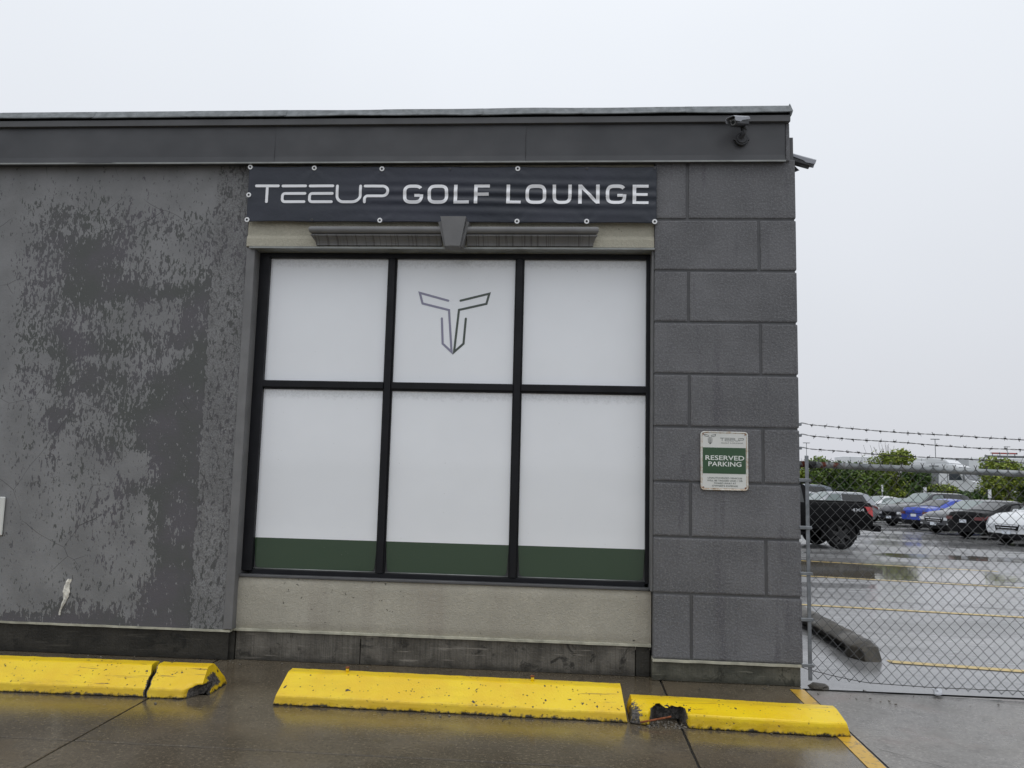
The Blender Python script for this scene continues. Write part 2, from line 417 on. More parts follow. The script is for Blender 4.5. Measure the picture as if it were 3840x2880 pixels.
# painted lines
tag(mk('painted_line', [(1.672, -4.2, .004), (1.765, -4.2, .004), (1.80, -.06, .004), (1.695, -.06, .004)], [(0, 1, 2, 3)], M_yline), kind='structure')
for (x0, y0, x1, y1) in ((2.86, 1.055, 9, .02), (2.62, 4.47, 11, 3.1), (2.6, 8.33, 10.8, 6.5), (2.6, 11.75, 8.6, 10.0)):
    tag(sheet('bay_line', ((x0, y0-.055), (x1, y1-.055), (x1, y1+.055), (x0, y0+.055)), .005, M_yline2), kind='structure')
tag(sheet('bay_line', ((14.3, 33), (12.75, 15), (12.83, 15), (14.38, 33)), .005, M_seam), kind='structure')
def crack(pts, w, mat, name):
    V = []; F = []
    for i, (x, y) in enumerate(pts):
        j = w*(.25+1.5*abs(mnoise.noise(Vector((i*1.7, x, y)))))
        V += [(x, y-j, gz(y-j)+.003), (x, y+j, gz(y+j)+.003)]
    for i in range(len(pts)-1): F.append((2*i, 2*i+2, 2*i+3, 2*i+1))
    return tag(mk(name, V, F, mat), kind='structure')
crack([(2.6+.12*i, 5.42-.235*(.12*i)+.05*mnoise.noise(Vector((i*.37, 0, 0)))) for i in range(60)], .018, M_joint, 'asphalt_crack')
crack([(12.75-.045*i + .25*mnoise.noise(Vector((i*.21, 5, 0))), 27-.23*i) for i in range(64)], .30, M_seam, 'asphalt_seam')
crack([(11.9-.045*i + .25*mnoise.noise(Vector((i*.21, 9, 0))), 20-.12*i) for i in range(54)], .16, M_seam, 'asphalt_seam')
crack([(1.83+.06*i, -.035-.004*i+.006*mnoise.noise(Vector((i*.5, 2, 0)))) for i in range(60)], .011, M_joint, 'slab_crack')
crack([(1.86+.03*i, -1.25-.028*i-.05*mnoise.noise(Vector((i*.3, 2, 7)))) for i in range(24)], .004, M_joint, 'slab_crack')

M_water = NM('puddle_water'); M_water.set('Roughness', .035); M_water.set('Base Color', M_water.mix(M_water.rng(M_water.noise(.8, 4), .35, .65), (.13, .115, .09), (.20, .195, .185)))  # water tinted pale so mirrored sky brightness sits partly in its colour
M_water.bump(M_water.noise(1, 3, .6, M_water.scaled((2.2, 7, 1))), .12, .01)
for cx, cy, ax, ay, sd_ in ((5.0, 9.5, 3.6, 1.75, 1), (9.6, 13.2, 1.9, .8, 5)):
    V = [(cx, cy, gz(cy)+.003)]; n = 72
    for k in range(n):
        a = 2*PI*k/n; q = 1+.35*mnoise.noise(Vector((math.cos(a)*2.2, math.sin(a)*2.2, sd_)))+.10*mnoise.noise(Vector((math.cos(a)*9, math.sin(a)*9, sd_)))
        x, y = cx+ax*q*math.cos(a), cy+ay*q*math.sin(a)-.17*ax*q*math.cos(a); V.append((x, y, gz(y)+.003))
    tag(mk('puddle', V, [(0, 1+k, 1+(k+1) % n) for k in range(n)], M_water.m), kind='structure')

# ------------------------------------------------------------------ the building
BX = empty('building', (-.5, .1, 0))
tag(BX, 'low dark grey commercial building with cream trim, big white-filmed window and flat roof', 'building')
# core behind the facade
box('back_wall', -8.0, 1.68, .30, 13.0, 0, 4.35, M_side, BX)
# left wall: front sheet with wear map
WZ = [4.036, 3.901, 3.767, 3.634, 3.501, 3.369, 3.237, 3.106, 2.976, 2.846, 2.716, 2.588, 2.485, 2.383, 2.268, 2.18, 2.079, 1.953, 1.827, 1.703, 1.578, 1.455, 1.332, 1.209, 1.087, 0.966, 0.845, 0.724, 0.604, 0.485, 0.366, 0.278]
WXL = [-4.886, -4.872, -4.859, -4.845, -4.832, -4.819, -4.806, -4.793, -4.779, -4.766, -4.753, -4.741, -4.73, -4.72, -4.709, -4.7, -4.69, -4.677, -4.664, -4.652, -4.639, -4.627, -4.615, -4.602, -4.59, -4.578, -4.566, -4.554, -4.542, -4.53, -4.518, -4.509]
WXR = [-3.122, -3.112, -3.103, -3.094, -3.085, -3.076, -3.067, -3.058, -3.049, -3.04, -3.031, -3.022, -3.015, -3.008, -3.0, -2.994, -2.987, -2.979, -2.97, -2.962, -2.953, -2.945, -2.936, -2.928, -2.919, -2.911, -2.903, -2.894, -2.886, -2.878, -2.87, -2.864]
WD = ['11111111111111', '11222221111111', '11344433322222', '12466655544444', '14466654654445', '13778998533334', '13448997344444', '14557999754458', '15557999999978', '15556665544488', '15556454333496', '25578766456898', '25589998646559', '24337543364499', '25567888759999', '25468887659999', '24335466658999', '13398445899999', '12384445579999', '13353477489999', '12242344228999', '12342333237999', '12233344889999', '12233444429999', '12233344429599', '22233233329799', '22222233329999', '22222233328999', '22222233349999', '22223332289999', '23467567379999', '88899999899999']
def sst(a, b, x):
    t = max(0, min(1, (x-a)/(b-a))); return t*t*(3-2*t)
def wear(x, z):
    if x > -2.985: return .28
    x = x + .05*mnoise.noise(Vector((x*5, z*5, 1)))+.03*mnoise.noise(Vector((x*13, z*13, 1))); z = z + .05*mnoise.noise(Vector((x*5, z*4, 4)))+.04*mnoise.noise(Vector((x*14, z*9, 4)))
    z = max(WZ[-1], min(WZ[0], z)); i = 0
    while i < len(WZ)-2 and z < WZ[i+1]: i += 1
    t = (WZ[i]-z)/(WZ[i]-WZ[i+1]); t = t*t*(3-2*t); v = 0
    for q, k in ((i, 1-t), (i+1, t)):
        u = max(0, min(12.999, (x-WXL[q])/(WXR[q]-WXL[q])*13)); c = int(u); f = u-c; f = f*f*(3-2*f)
        v += k*(int(WD[q][c])*(1-f)+int(WD[q][c+1])*f)
    return max(0, v-1)/8*.97
def wall_sheet(x0, x1, z0, z1, y, st=.03):
    nx = int((x1-x0)/st); nz = int((z1-z0)/st); V = []; F = []; A = []; B = []
    for j in range(nz+1):
        for i in range(nx+1):
            x = x0+(x1-x0)*i/nx; z = z0+(z1-z0)*j/nz
            b = .004*mnoise.noise(Vector((x*.9, z*.9, 0)))
            V.append((x, y+b+(.004 if x > -2.985 else 0), z)); A.append(wear(x, z)); B.append(1.0 if x > -2.985 else .12)
    w = nx+1
    for j in range(nz):
        for i in range(nx): F.append((j*w+i, j*w+i+1, (j+1)*w+i+1, (j+1)*w+i))
    return V, F, A, B
V, F, A, B = wall_sheet(-7.9, -2.70, .245, 4.12, .04)
lw = mk('stucco_wall', V, F, M_wall, BX, smooth=True)
at = lw.data.attributes.new('wear', 'FLOAT', 'POINT'); at.data.foreach_set('value', A)
at = lw.data.attributes.new('rough_strip', 'FLOAT', 'POINT'); at.data.foreach_set('value', B)
lw['label'] = 'grey stucco wall with dark peeling patches'
box('wall_core', -7.9, -2.71, .05, .295, .26, 4.12, M_dark_trim, BX)
# smooth strip beside the window, its return and a narrow groove
box('corner_strip', -2.695, -2.622, .026, .29, .25, 3.375, M_trim, BX, bev=.004)
box('groove', -2.702, -2.695, .05, .1, .25, 3.375, M_hole, BX)
# gash with foam showing
bm = bmesh.new(); n = 14; Lp = []; Rp = []
for i in range(n+1):
    t = i/n; x = -4.005-.06*t - .008*math.sin(t*9)+.006*mnoise.noise(Vector((i*1.7, 5, 0))); z = .60-.29*t
    w = .008+.021*math.sin(PI*min(1, t*1.2+.08))**.6*(1-t*.5)*(1+.9*mnoise.noise(Vector((i*2.3, 0, 0))))
    Lp.append(bm.verts.new((x-w, .034, z))); Rp.append(bm.verts.new((x+w, .034, z)))
    if i == 0: Mp = []
    Mp.append(bm.verts.new((x+.005*mnoise.noise(Vector((i*2.1, 3, 0))), .024-.004*mnoise.noise(Vector((i*1.9, 8, 0))), z)))
for i in range(n):
    bm.faces.new((Lp[i], Mp[i], Mp[i+1], Lp[i+1])); bm.faces.new((Mp[i], Rp[i], Rp[i+1], Mp[i+1]))
g = frombm('exposed_foam', bm, M_foam, lw); g['label'] = 'white foam showing through a torn gash'
# left footing and ledge
box('footing', -7.9, -2.665, .075, .295, 0, .232, M_foot_l, BX, bev=.004)
box('footing', -2.665, -2.625, .10, .295, 0, .226, M_foot_l, BX)
def ledge(name, x0, x1, y0, y1, z0, z1):
    V = []; F = []; n = int((x1-x0)/.04)
    for i in range(n+1):
        x = x0+(x1-x0)*i/n; a = .003*mnoise.noise(Vector((x*5, 1, z0))); b = .0025*mnoise.noise(Vector((x*8, 7, z0)))
        V += [(x, y0+a, z0+b), (x, y0+a, z1-.004+b), (x, y1, z1+b*.3), (x, y1, z0+b)]
    for i in range(n):
        for k in range(3): F.append((4*i+k, 4*i+4+k, 4*i+5+k, 4*i+1+k))
    F.append((0, 1, 2, 3)); F.append(tuple(4*n+k for k in (3, 2, 1, 0)))
    return mk(name, V, F, M_creamtrim, BX)
ledge('base_ledge', -7.9, -2.64, .034, .12, .228, .248)
# cream panel and its footing
def cream_sheet(name, x0, x1, z0, z1, y, mat, st=.04):
    nx = int((x1-x0)/st); nz = max(2, int((z1-z0)/st)); V = []; F = []
    for j in range(nz+1):
        for i in range(nx+1):
            x = x0+(x1-x0)*i/nx; z = z0+(z1-z0)*j/nz
            e_ = .012 if j in (0, nz) else 0
            V.append((x, y+e_+.003*mnoise.noise(Vector((x*2, z*2, 4))), z))
    w = nx+1
    for j in range(nz):
        for i in range(nx): F.append((j*w+i, j*w+i+1, (j+1)*w+i+1, (j+1)*w+i))
    return mk(name, V, F, mat, BX, smooth=True)
cream_sheet('cream_panel', -2.622, .693, .246, .652, .10, M_cream)
box('panel_core', -2.62, .69, .125, .29, .2, .65, M_cream, BX)
ledge('base_ledge', -2.635, .692, .088, .14, .232, .252)
fx = [-2.625, -1.60, .575, .69]
for i in range(3): box('footing', fx[i]+.003, fx[i+1]-.003, .118+.004*(i == 2), .295, 0, .234, M_foot_c if i < 2 else M_foot_l, BX, bev=.003)
# pillar on the right: blocks on a core
PC = box('pillar', .70, 1.803, .011, .60, .165, 4.30, M_dark_trim, BX)
rows = [.172, .657, 1.086, 1.508, 1.937, 2.355, 2.771, 3.190, 3.613, 4.12]
vj = [.986, 1.55, .98, 1.536, .972, 1.527, .966, 1.522, .958]
for r in range(9):
    for (a, b) in ((.697, vj[r]), (vj[r], 1.815)):
        bm = bmesh.new(); g = .010
        x0 = a+(g if a > .7 else 0); x1 = b-(g if b < 1.8 else 0); z0 = rows[r]+(.008 if r else 0); z1 = rows[r+1]-.008
        bbox(bm, x0, x1, 0, .5 if b > 1.8 else .05, z0, z1)
        es = [e_ for e_ in bm.edges if all(v.co.y < .001 for v in e_.verts)]
        if b > 1.8: es += [e_ for e_ in bm.edges if all(v.co.x > 1.81 for v in e_.verts) and any(v.co.y > .01 for v in e_.verts)]
        bmesh.ops.bevel(bm, geom=es, offset=.013, segments=2, affect='EDGES', profile=.6)
        frombm('block', bm, M_pillar, PC)
box('jamb_strip', .679, .697, .03, .29, .66, 3.37, M_trim, BX, bev=.003)
box('footing', .694, 1.803, .03, .60, 0, .150, M_foot_p, BX, bev=.004)
ledge('base_ledge', .694, 1.808, -.006, .08, .148, .170)
box('side_wall', 1.60, 1.795, .60, 13.0, 0, 4.35, M_side, BX)
# lintel: profile in y,z swept along x
def sweep_x(name, prof, x0f, x1f, mat, parent, smooth=False, nx=1):
    V = []; F = []; n = len(prof)
    for i in range(nx+1):
        for y, z in prof:
            a, b = x0f(y, z), x1f(y, z); V.append((a+(b-a)*i/nx, y, z))
    for i in range(nx):
        for k in range(n):
            k2 = (k+1) % n; F.append((i*n+k, i*n+k2, (i+1)*n+k2, (i+1)*n+k))
    F.append(tuple(range(n))); F.append(tuple(nx*n+k for k in range(n))[::-1])
    o = mk(name, V, F, mat, parent, smooth)
    bm = bmesh.new(); bm.from_mesh(o.data); bmesh.ops.recalc_face_normals(bm, faces=bm.faces[:]); bm.to_mesh(o.data); bm.free()
    return o
sweep_x('lintel', [(.03, 4.12), (.03, 3.478), (.020, 3.470), (.012, 3.446), (.012, 3.382), (.020, 3.377), (.285, 3.377), (.285, 4.12)], lambda y, z: -2.692, lambda y, z: .694, M_lintel, BX)
box('head_flashing', -2.66, .697, -.004, .20, 3.360, 3.3745, M_edge, BX)
# cornice: bead, small bead and cove with returned ends
prof = [(.0115, 3.532)]
for k in range(9):
    t = PI*(.5-k/8); prof.append((-.055-.032*math.cos(t), 3.500+.030*math.sin(t)))
prof += [(-.05, 3.467)]
for k in range(5):
    t = PI*(.5-k/4); prof.append((-.056-.010*math.cos(t), 3.456+.009*math.sin(t)))
for k in range(7):
    t = k/6; prof.append((-.052+.046*math.sin(t*PI/2), 3.446-.052*t - .008*(1-math.cos(t*PI/2))))
prof += [(.0115, 3.384)]
for (xa, xb, side) in ((-2.08, -1.036, 0), (-.826, .196, 1)):
    f0 = (lambda y, z: -2.085+min(0, y-.0)*.55) if side == 0 else (lambda y, z: -.826)
    f1 = (lambda y, z: -1.036) if side == 0 else (lambda y, z: .200-min(0, y-.0)*.5)
    o = sweep_x('cornice', prof, f0, f1, M_stone, BX)
# keystone: two steps
bm = bmesh.new(); prism_xz(bm, [(-1.034, 3.595), (-.826, 3.595), (-.868, 3.352), (-.986, 3.352)], -.125, .01); ks = frombm('keystone', bm, M_key, BX)
for s, (xt, xb) in ((0, (-1.034, -.986)), (1, (-.826, -.868))):
    w = -.022 if s == 0 else .022; bm = bmesh.new()
    prism_xz(bm, [(xt+w, 3.560), (xt-w*.05, 3.565), (xb-w*.05, 3.357), (xb+w*.8, 3.357)], -.088, .008)
    frombm('keystone_side', bm, M_key, ks)
# window
W = mk('window', [], [], M_frame, BX)
bm = bmesh.new(); FY = .138
for b in ((-2.622, -2.535, FY, .29, .70, 3.36), (.648, .679, FY, .29, .70, 3.36), (-2.535, .648, FY, .29, 3.318, 3.36)): bbox(bm, *b, bev=.003)
bm2 = bmesh.new(); bm.to_mesh(W.data); bm.free(); bm2.free()
bm = bmesh.new(); bbox(bm, -2.535, .648, FY+.012, .29, .672, .712, bev=.003); frombm('bottom_rail', bm, M_frame, W)
bm = bmesh.new(); bbox(bm, -2.62, .678, .092, FY+.01, .655, .676, bev=.004); frombm('window_sill', bm, M_dark_trim, W)
MUL = [(-1.515, -1.438), (-.436, -.360)]
for a, b in MUL:
    bm = bmesh.new(); bbox(bm, a+.012, b-.012, FY, .21, .712, 3.318, bev=.003); bbox(bm, a, b, FY+.022, .22, .712, 3.318, bev=.002); frombm('mullion', bm, M_frame, W)
cols = [(-2.535, -1.515), (-1.438, -.436), (-.360, .648)]
for a, b in cols:
    bm = bmesh.new(); bbox(bm, a-.005, b+.005, FY+.004, .21, 2.212, 2.264, bev=.003); bbox(bm, a, b, FY+.024, .22, 2.196, 2.27, bev=.002); frombm('transom', bm, M_frame, W)
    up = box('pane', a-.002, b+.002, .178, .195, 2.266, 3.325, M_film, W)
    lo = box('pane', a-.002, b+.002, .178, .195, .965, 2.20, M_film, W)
    # green band with rounded lower corners
    pts = [(a-.002, .9645), (b+.002, .9645)]; r = .035; i_ = .012
    for k in range(6):
        t = k/5*PI/2; pts.append((b-i_-r+r*math.cos(t), .722+r-r*math.sin(t)))
    for k in range(6):
        t = k/5*PI/2; pts.append((a+i_+r-r*math.sin(t), .722+r-r*math.cos(t)))
    bm = bmesh.new(); prism_xz(bm, pts, .178, .184); gb = frombm('green_band', bm, M_green, W)
    box('glass_edge', a-.002, b+.002, .186, .195, .70, .9645, M_dark_trim, W)
    cyl('bead', (a, .176, .716), (b, .176, .716), .005, M_edge, W, seg=6)

# fascia, drip edge and coping
fs = [-7.9, -2.475, -.361, 1.728]
for i in range(3):
    x0, x1 = fs[i]+.0004, fs[i+1]-.0004; n = max(8, int((x1-x0)/.12)); nz = 6; V = []; F = []
    for j in range(nz+1):
        for q in range(n+1):
            x = x0+(x1-x0)*q/n; z = 4.082+.33*j/nz
            V.append((x, -.04+.006*mnoise.noise(Vector((x*1.1+i*5, z*3, 2)))-(.006 if j == 0 else 0)+.0015*i, z))
    w = n+1
    for j in range(nz):
        for q in range(n): F.append((j*w+q, j*w+q+1, (j+1)*w+q+1, (j+1)*w+q))
    b0 = len(V)
    for q in range(n+1): V.append((x0+(x1-x0)*q/n, .03, 4.084))
    for q in range(n): F.append((b0+q, b0+q+1, q+1, q))
    b1 = len(V); V += [(x0, .03, 4.084), (x0, .03, 4.41), (x1, .03, 4.084), (x1, .03, 4.41)]
    F += [(0, nz*w, b1+1, b1), (n, b1+2, b1+3, nz*w+n)]
    mk('fascia_panel', V, F, M_fascia, BX, smooth=False)
V = []; F = []
for q in range(161):
    x = -7.9+(1.728+7.9)*q/160; d = .004*mnoise.noise(Vector((x*1.4, 0, 3)))
    V += [(x, -.050+d, 4.076+d*.5), (x, -.050+d, 4.088+d*.5), (x, -.036+d, 4.090+d*.5), (x, -.036+d, 4.076)]
for q in range(160):
    for k in range(4): F.append((4*q+k, 4*q+4+k, 4*q+4+(k+1) % 4, 4*q+(k+1) % 4))
F += [(0, 1, 2, 3), (643, 642, 641, 640)]
mk('bottom_edge', V, F, M_edge, BX)
V = []; F = []
for q in range(161):
    x = -7.9+(1.762+7.9)*q/160; d = .004*mnoise.noise(Vector((x*1.2, 4, 3)))
    pr = [(-.062, 4.402), (-.070, 4.404), (-.072, 4.452), (-.060, 4.460), (.05, 4.462), (.05, 4.41)]
    for y, z in pr: V.append((x, y+d, z+d*.5))
for q in range(160):
    for k in range(6): F.append((6*q+k, 6*q+6+k, 6*q+6+(k+1) % 6, 6*q+(k+1) % 6))
F += [(0, 1, 2, 3, 4, 5), tuple(960+k for k in (5, 4, 3, 2, 1, 0))]
mk('drip_edge', V, F, M_drip, BX)
box('parapet', -7.9, 1.762, -.02, .40, 4.464, 4.515, M_hole, BX)
box('fascia_end', 1.732, 1.768, -.02, .50, 4.09, 4.41, M_pillar, BX, bev=.006)
cs = [-7.4, -6.55, -5.73, -4.914, -4.077, -3.231, -2.393, -1.566, -.735, .095, .93, 1.775]
for i in range(len(cs)-1):
    x0, x1 = cs[i]+.002, cs[i+1]-.002+(.018 if i < len(cs)-2 else 0); n = 10; V = []; F = []
    for q in range(n+1):
        t = q/n; x = x0+(x1-x0)*t; l = .006*i % .004
        wav = .012*mnoise.noise(Vector((x*1.9, 5, 1)))
        lip = 4.470+wav+(.004 if t > .9 else 0)
        tz = 4.552+.006*mnoise.noise(Vector((x*1.4, 9, 2)))
        pr = [(-.086-l+wav*.5, lip-.002), (-.090-l+wav*.5, lip+.004), (-.050-l, tz-.012), (-.01, tz), (.40, tz+.02), (.40, tz+.012), (-.01, tz-.010), (-.045-l, tz-.024)]
        for y, z in pr: V.append((x, y, z))
    for q in range(n):
        for k in range(8): F.append((8*q+k, 8*q+8+k, 8*q+8+(k+1) % 8, 8*q+(k+1) % 8))
    F += [tuple(range(8)), tuple(8*n+k for k in range(7, -1, -1))]
    mk('coping_shingle', V, F, M_coping, BX)
bm = bmesh.new(); prism_xz(bm, [(1.765, 4.56), (1.79, 4.50), (1.778, 4.462), (1.765, 4.462)], -.05, .3); frombm('coping_end', bm, M_coping, BX)
box('roof', -7.9, 1.78, .40, 13.0, 4.36, 4.50, M_coping, BX)

# ------------------------------------------------------------------ lettering
def stroke(path, w, cap0=True, cap1=True, step=.012, closed=False):
    """flat strip along a polyline (x,z) of width w with mitred corners and round caps -> verts, faces"""
    pts = [Vector(p) for p in path]; out = []; n = len(pts)
    for i in range(n if closed else n-1):
        a, b = pts[i], pts[(i+1) % n]; m = max(1, int((b-a).length/step))
        for k in range(m): out.append((a+(b-a)*k/m, k == 0))
    if not closed: out.append((pts[-1], True))
    N = len(out); V = []; F = []
    for i, (p, _) in enumerate(out):
        if closed: a, b = out[i-1][0], out[(i+1) % N][0]
        else: a, b = out[max(i-1, 0)][0], out[min(i+1, N-1)][0]
        d1 = (p-a).normalized() if (p-a).length > 1e-9 else (b-p).normalized()
        d2 = (b-p).normalized() if (b-p).length > 1e-9 else d1
        t = (d1+d2).normalized(); nrm = Vector((-t.y, t.x)); c = max(.22, nrm.dot(Vector((-d1.y, d1.x))))
        V += [p+nrm*(w/2/c), p-nrm*(w/2/c)]
    for i in range(N if closed else N-1):
        j = (i+1) % N; F.append((2*i, 2*i+1, 2*j+1, 2*j))
    for on, idx, sgn in ((cap0, 0, -1), (cap1, N-1, 1)):
        if not on or closed: continue
        p = out[idx][0]; q = out[1][0] if idx == 0 else out[N-2][0]; d = (p-q).normalized(); nn = Vector((-d.y, d.x))
        b0 = len(V)
        for k in range(1, 6):
            t = PI*k/6; V.append(p+nn*(w/2*math.cos(t))+d*(w/2*math.sin(t)))
        L_, R_ = (2*idx, 2*idx+1) if sgn > 0 else (2*idx+1, 2*idx)
        F.append(tuple([L_]+list(range(b0, b0+5))+[R_]))
    return V, F
def arc(cx, cz, rx, rz, t0, t1, n=8, p=2.0):
    o = []
    for k in range(n+1):
        t = t0+(t1-t0)*k/n; c, s = math.cos(t), math.sin(t)
        o.append((cx+rx*math.copysign(abs(c)**(2/p), c), cz+rz*math.copysign(abs(s)**(2/p), s)))
    return o
def rect(x0, x1, z0, z1, step=.006):
    nx = max(1, int((x1-x0)/step)); nz = max(1, int((z1-z0)/step)); V = []; F = []
    for j in range(nz+1):
        for i in range(nx+1): V.append(Vector((x0+(x1-x0)*i/nx, z0+(z1-z0)*j/nz)))
    for j in range(nz):
        for i in range(nx): a = j*(nx+1)+i; F.append((a, a+1, a+nx+2, a+nx+1))
    return V, F
def glyph(ch, x0, x1, z0, z1, sw, tech=False):
    """pieces of one letter as (verts, faces) lists in x,z"""
    w, h = x1-x0, z1-z0; s = sw/2; zm = (z0+z1)/2; P_ = []
    if tech:
        if ch == 'T':
            P_.append(stroke([(x0+s, z1-s), (x1-s, z1-s)], sw)); P_.append(stroke([((x0+x1)/2, z1-sw-.0005), ((x0+x1)/2, z0+s)], sw, False, True))
        if ch == 'E':
            P_.append(stroke([(x0+s, z1-s), (x1-s, z1-s)], sw)); r = h*.14; zq = z0+h*.52
            P_.append(stroke([(x1-s-.01*w, zq)]+arc(x0+s+r, zq-r, r, r, PI/2, PI, 5)+arc(x0+s+r, z0+s+r, r, r, PI, 1.5*PI, 5)+[(x1-s-.03*w, z0+s)], sw))
        if ch == 'U':
            r = h*.34; P_.append(stroke([(x0+s, z1-s), (x0+s, z0+s+r)]+arc(x0+s+r, z0+s+r, r, r, PI, 1.5*PI, 7)[1:]+arc(x1-s-r*1.3, z0+s+r, r*1.3, r, 1.5*PI, 2*PI, 7)+[(x1-s, z1-s)], sw))
        if ch == 'P':
            r = h*.26; zq = z0+h*.40; rr = (z1-s-zq)/2
            P_.append(stroke([(x0+s, z1-s), (x1-s-rr, z1-s)]+arc(x1-s-rr*1.1, zq+rr, rr*1.1, rr, PI/2, -PI/2, 10)[1:]+arc(x0+s+r*.6, zq-r*.6, r*.6, r*.6, PI/2, PI, 5)+[(x0+s, z0+s)], sw))
        return P_
    hv = sw; hh = sw*.82
    if ch in 'LEF':
        P_.append(rect(x0, x0+hv, z0, z1)); g = .0004
        if ch in 'LE': P_.append(rect(x0+hv+g, x1, z0, z0+hh))
        if ch in 'EF': P_.append(rect(x0+hv+g, x1, z1-hh, z1)); P_.append(rect(x0+hv+g, x1-.06*w, zm-hh/2-.01*h, zm+hh/2-.01*h))
    if ch == 'N':
        P_.append(rect(x0, x0+hv, z0, z1)); P_.append(rect(x1-hv, x1, z0, z1)); V = []; F = []; n = 30
        for k in range(n+1):
            t = k/n; x = x0+hv+.0004+(w-2*hv-.0008)*t; d = hv*1.28
            V += [Vector((x, z1-d*q/4-(h-d)*t)) for q in range(5)]
        for k in range(n): F += [(5*k+q, 5*k+q+1, 5*k+q+6, 5*k+q+5) for q in range(4)]
        P_.append((V, F))
    cx, cz, rx, rz = (x0+x1)/2, zm, w/2-hv/2, h/2-hh/2
    if ch == 'O': P_.append(stroke(arc(cx, cz, rx, rz, 0, 2*PI*35/36, 35, 3.6), hv*.95, closed=True))
    if ch == 'U':
        P_.append(stroke([(x0+hv/2, z1), (x0+hv/2, cz)]+arc(cx, cz, rx, rz, PI, 2*PI, 20, 3.2)[1:]+[(x1-hv/2, z1)], hv*.95, False, False))
    if ch == 'G':
        a = arc(cx, cz, rx, rz, .62, 2*PI-.001, 32, 3.4)
        P_.append(stroke(a, hv*.95, False, False)); P_.append(rect(cx+.06*w, x1-hv-.0004, cz-.06*h-hh/2, cz-.06*h+hh/2))
    return P_
def emit(pieces, fy, name, mat, parent):
    V = []; F = []
    for v, f in pieces:
        b = len(V); V += [(p.x, fy(p.x, p.y), p.y) for p in v]; F += [tuple(b+i for i in q) for q in f]
    o = mk(name, V, F, mat, parent); bm = bmesh.new(); bm.from_mesh(o.data)
    for f in bm.faces:
        f.normal_update()
        if f.normal.y > 0: f.normal_flip()
    bm.to_mesh(o.data); bm.free(); return o

# ------------------------------------------------------------------ banner
def wrinkle(x, z):
    a = math.exp(-((z-3.80)/.13)**2)
    f = .0062*a*math.sin(2*PI*(z-3.8)/.085 + 1.1*math.sin(1.5*x+.5)+.6*x)*(.45+.55*math.sin(1.25*x+2.0))
    f += .0035*math.sin(5.0*x+9*(z-3.8)+1.3*math.sin(2.1*x))*math.exp(-((z-3.66)/.10)**2)
    for gx, gzz, sg in ((-2.13, 4.04, 1), (-1.556, 4.03, 1), (-.42, 4.03, 1), (.69, 4.04, 1), (-1.555, 3.588, -1), (-.42, 3.58, -1), (.147, 3.58, -1), (.69, 3.58, -1)):
        dx, dz = x-gx, z-gzz; r = math.hypot(dx, dz)+.02
        f += .0022*math.exp(-(r/.16)**2)*(1-math.exp(-(r/.05)**2))*math.sin(5*math.atan2(dz, dx))
    f += .006*mnoise.noise(Vector((x*1.6, z*3, 3)))
    return -.022-f
BN = None
nx, nz = 300, 56; V = []; F = []
for j in range(nz+1):
    for i in range(nx+1):
        t = i/nx; x = -2.692+3.40*t; top = 4.062-.018*t-.006*math.sin(PI*((t*6) % 1)); bot = 3.580-.010*t+.005*math.sin(PI*((t*6) % 1))
        z = bot+(top-bot)*j/nz; V.append((x, wrinkle(x, z), z))
w = nx+1
for j in range(nz):
    for i in range(nx): F.append((j*w+i, j*w+i+1, (j+1)*w+i+1, (j+1)*w+i))
BN = mk('banner', V, F, M_banner, None, smooth=True)
tag(BN, 'long navy vinyl banner with white golf lounge lettering pinned above the window', 'banner')
sm = BN.modifiers.new('thickness', 'SOLIDIFY'); sm.thickness = .0012; sm.offset = 1
LT = [('T', -2.632, -2.42, 1), ('E', -2.404, -2.186, 1), ('E', -2.171, -1.953, 1), ('U', -1.938, -1.718, 1), ('P', -1.704, -1.487, 1),
      ('G', -1.371, -1.201, 0), ('O', -1.166, -.992, 0), ('L', -.946, -.819, 0), ('F', -.778, -.649, 0), ('L', -.511, -.392, 0), ('O', -.355, -.184, 0),
      ('U', -.134, .023, 0), ('N', .076, .249, 0), ('G', .298, .465, 0), ('E', .515, .643, 0)]
for ch, a, b, te in LT:
    zt = 3.900-.0027*(a+2.6); emit(glyph(ch, a, b, zt-.160, zt, .0235 if te else .029, bool(te)), lambda x, z: wrinkle(x, z)-.0055, 'letter', M_white, BN)
for gx, gzz, ok in ((-2.682, 4.052, 1), (-2.132, 4.043, 1), (-1.556, 4.034, 1), (-.986, 4.031, 0), (-.423, 4.032, 1), (.143, 4.032, 0), (.692, 4.036, 0), (-2.682, 3.811, 1), (-2.684, 3.597, 1), (-2.128, 3.596, 0), (-1.555, 3.592, 1), (-.419, 3.586, 1), (.147, 3.586, 1), (.693, 3.585, 1)):
    y = wrinkle(gx, gzz)-.003; r = .0205 if ok else .010
    ws = cyl('washer', (gx, y, gzz), (gx, y-.004, gzz), r, M_washer if ok else M_drip, BN, seg=18)
    cyl('screw_head', (gx, y-.0042, gzz), (gx, y-.007, gzz), r*.42, M_hole, ws, seg=10)

# logo on the upper middle pane
LG = {'l': [(-.995, 2.966), (-1.239, 3.031), (-1.212, 2.94), (-.986, 2.886), (-.953, 2.532), (-1.03, 2.601), (-1.044, 2.814)],
      'r': [(-.891, 2.967), (-.65, 3.029), (-.673, 2.942), (-.902, 2.888), (-.932, 2.532), (-.855, 2.603), (-.842, 2.814)]}
for k_, mt in (('l', M_logo_l), ('r', M_logo_d)):
    o = emit([stroke(LG[k_], .0185, step=10)], lambda x, z: .1765, 'logo_half', mt, W)
    o['label'] = 'lavender left half of the T emblem' if k_ == 'l' else 'dark green right half of the T emblem'

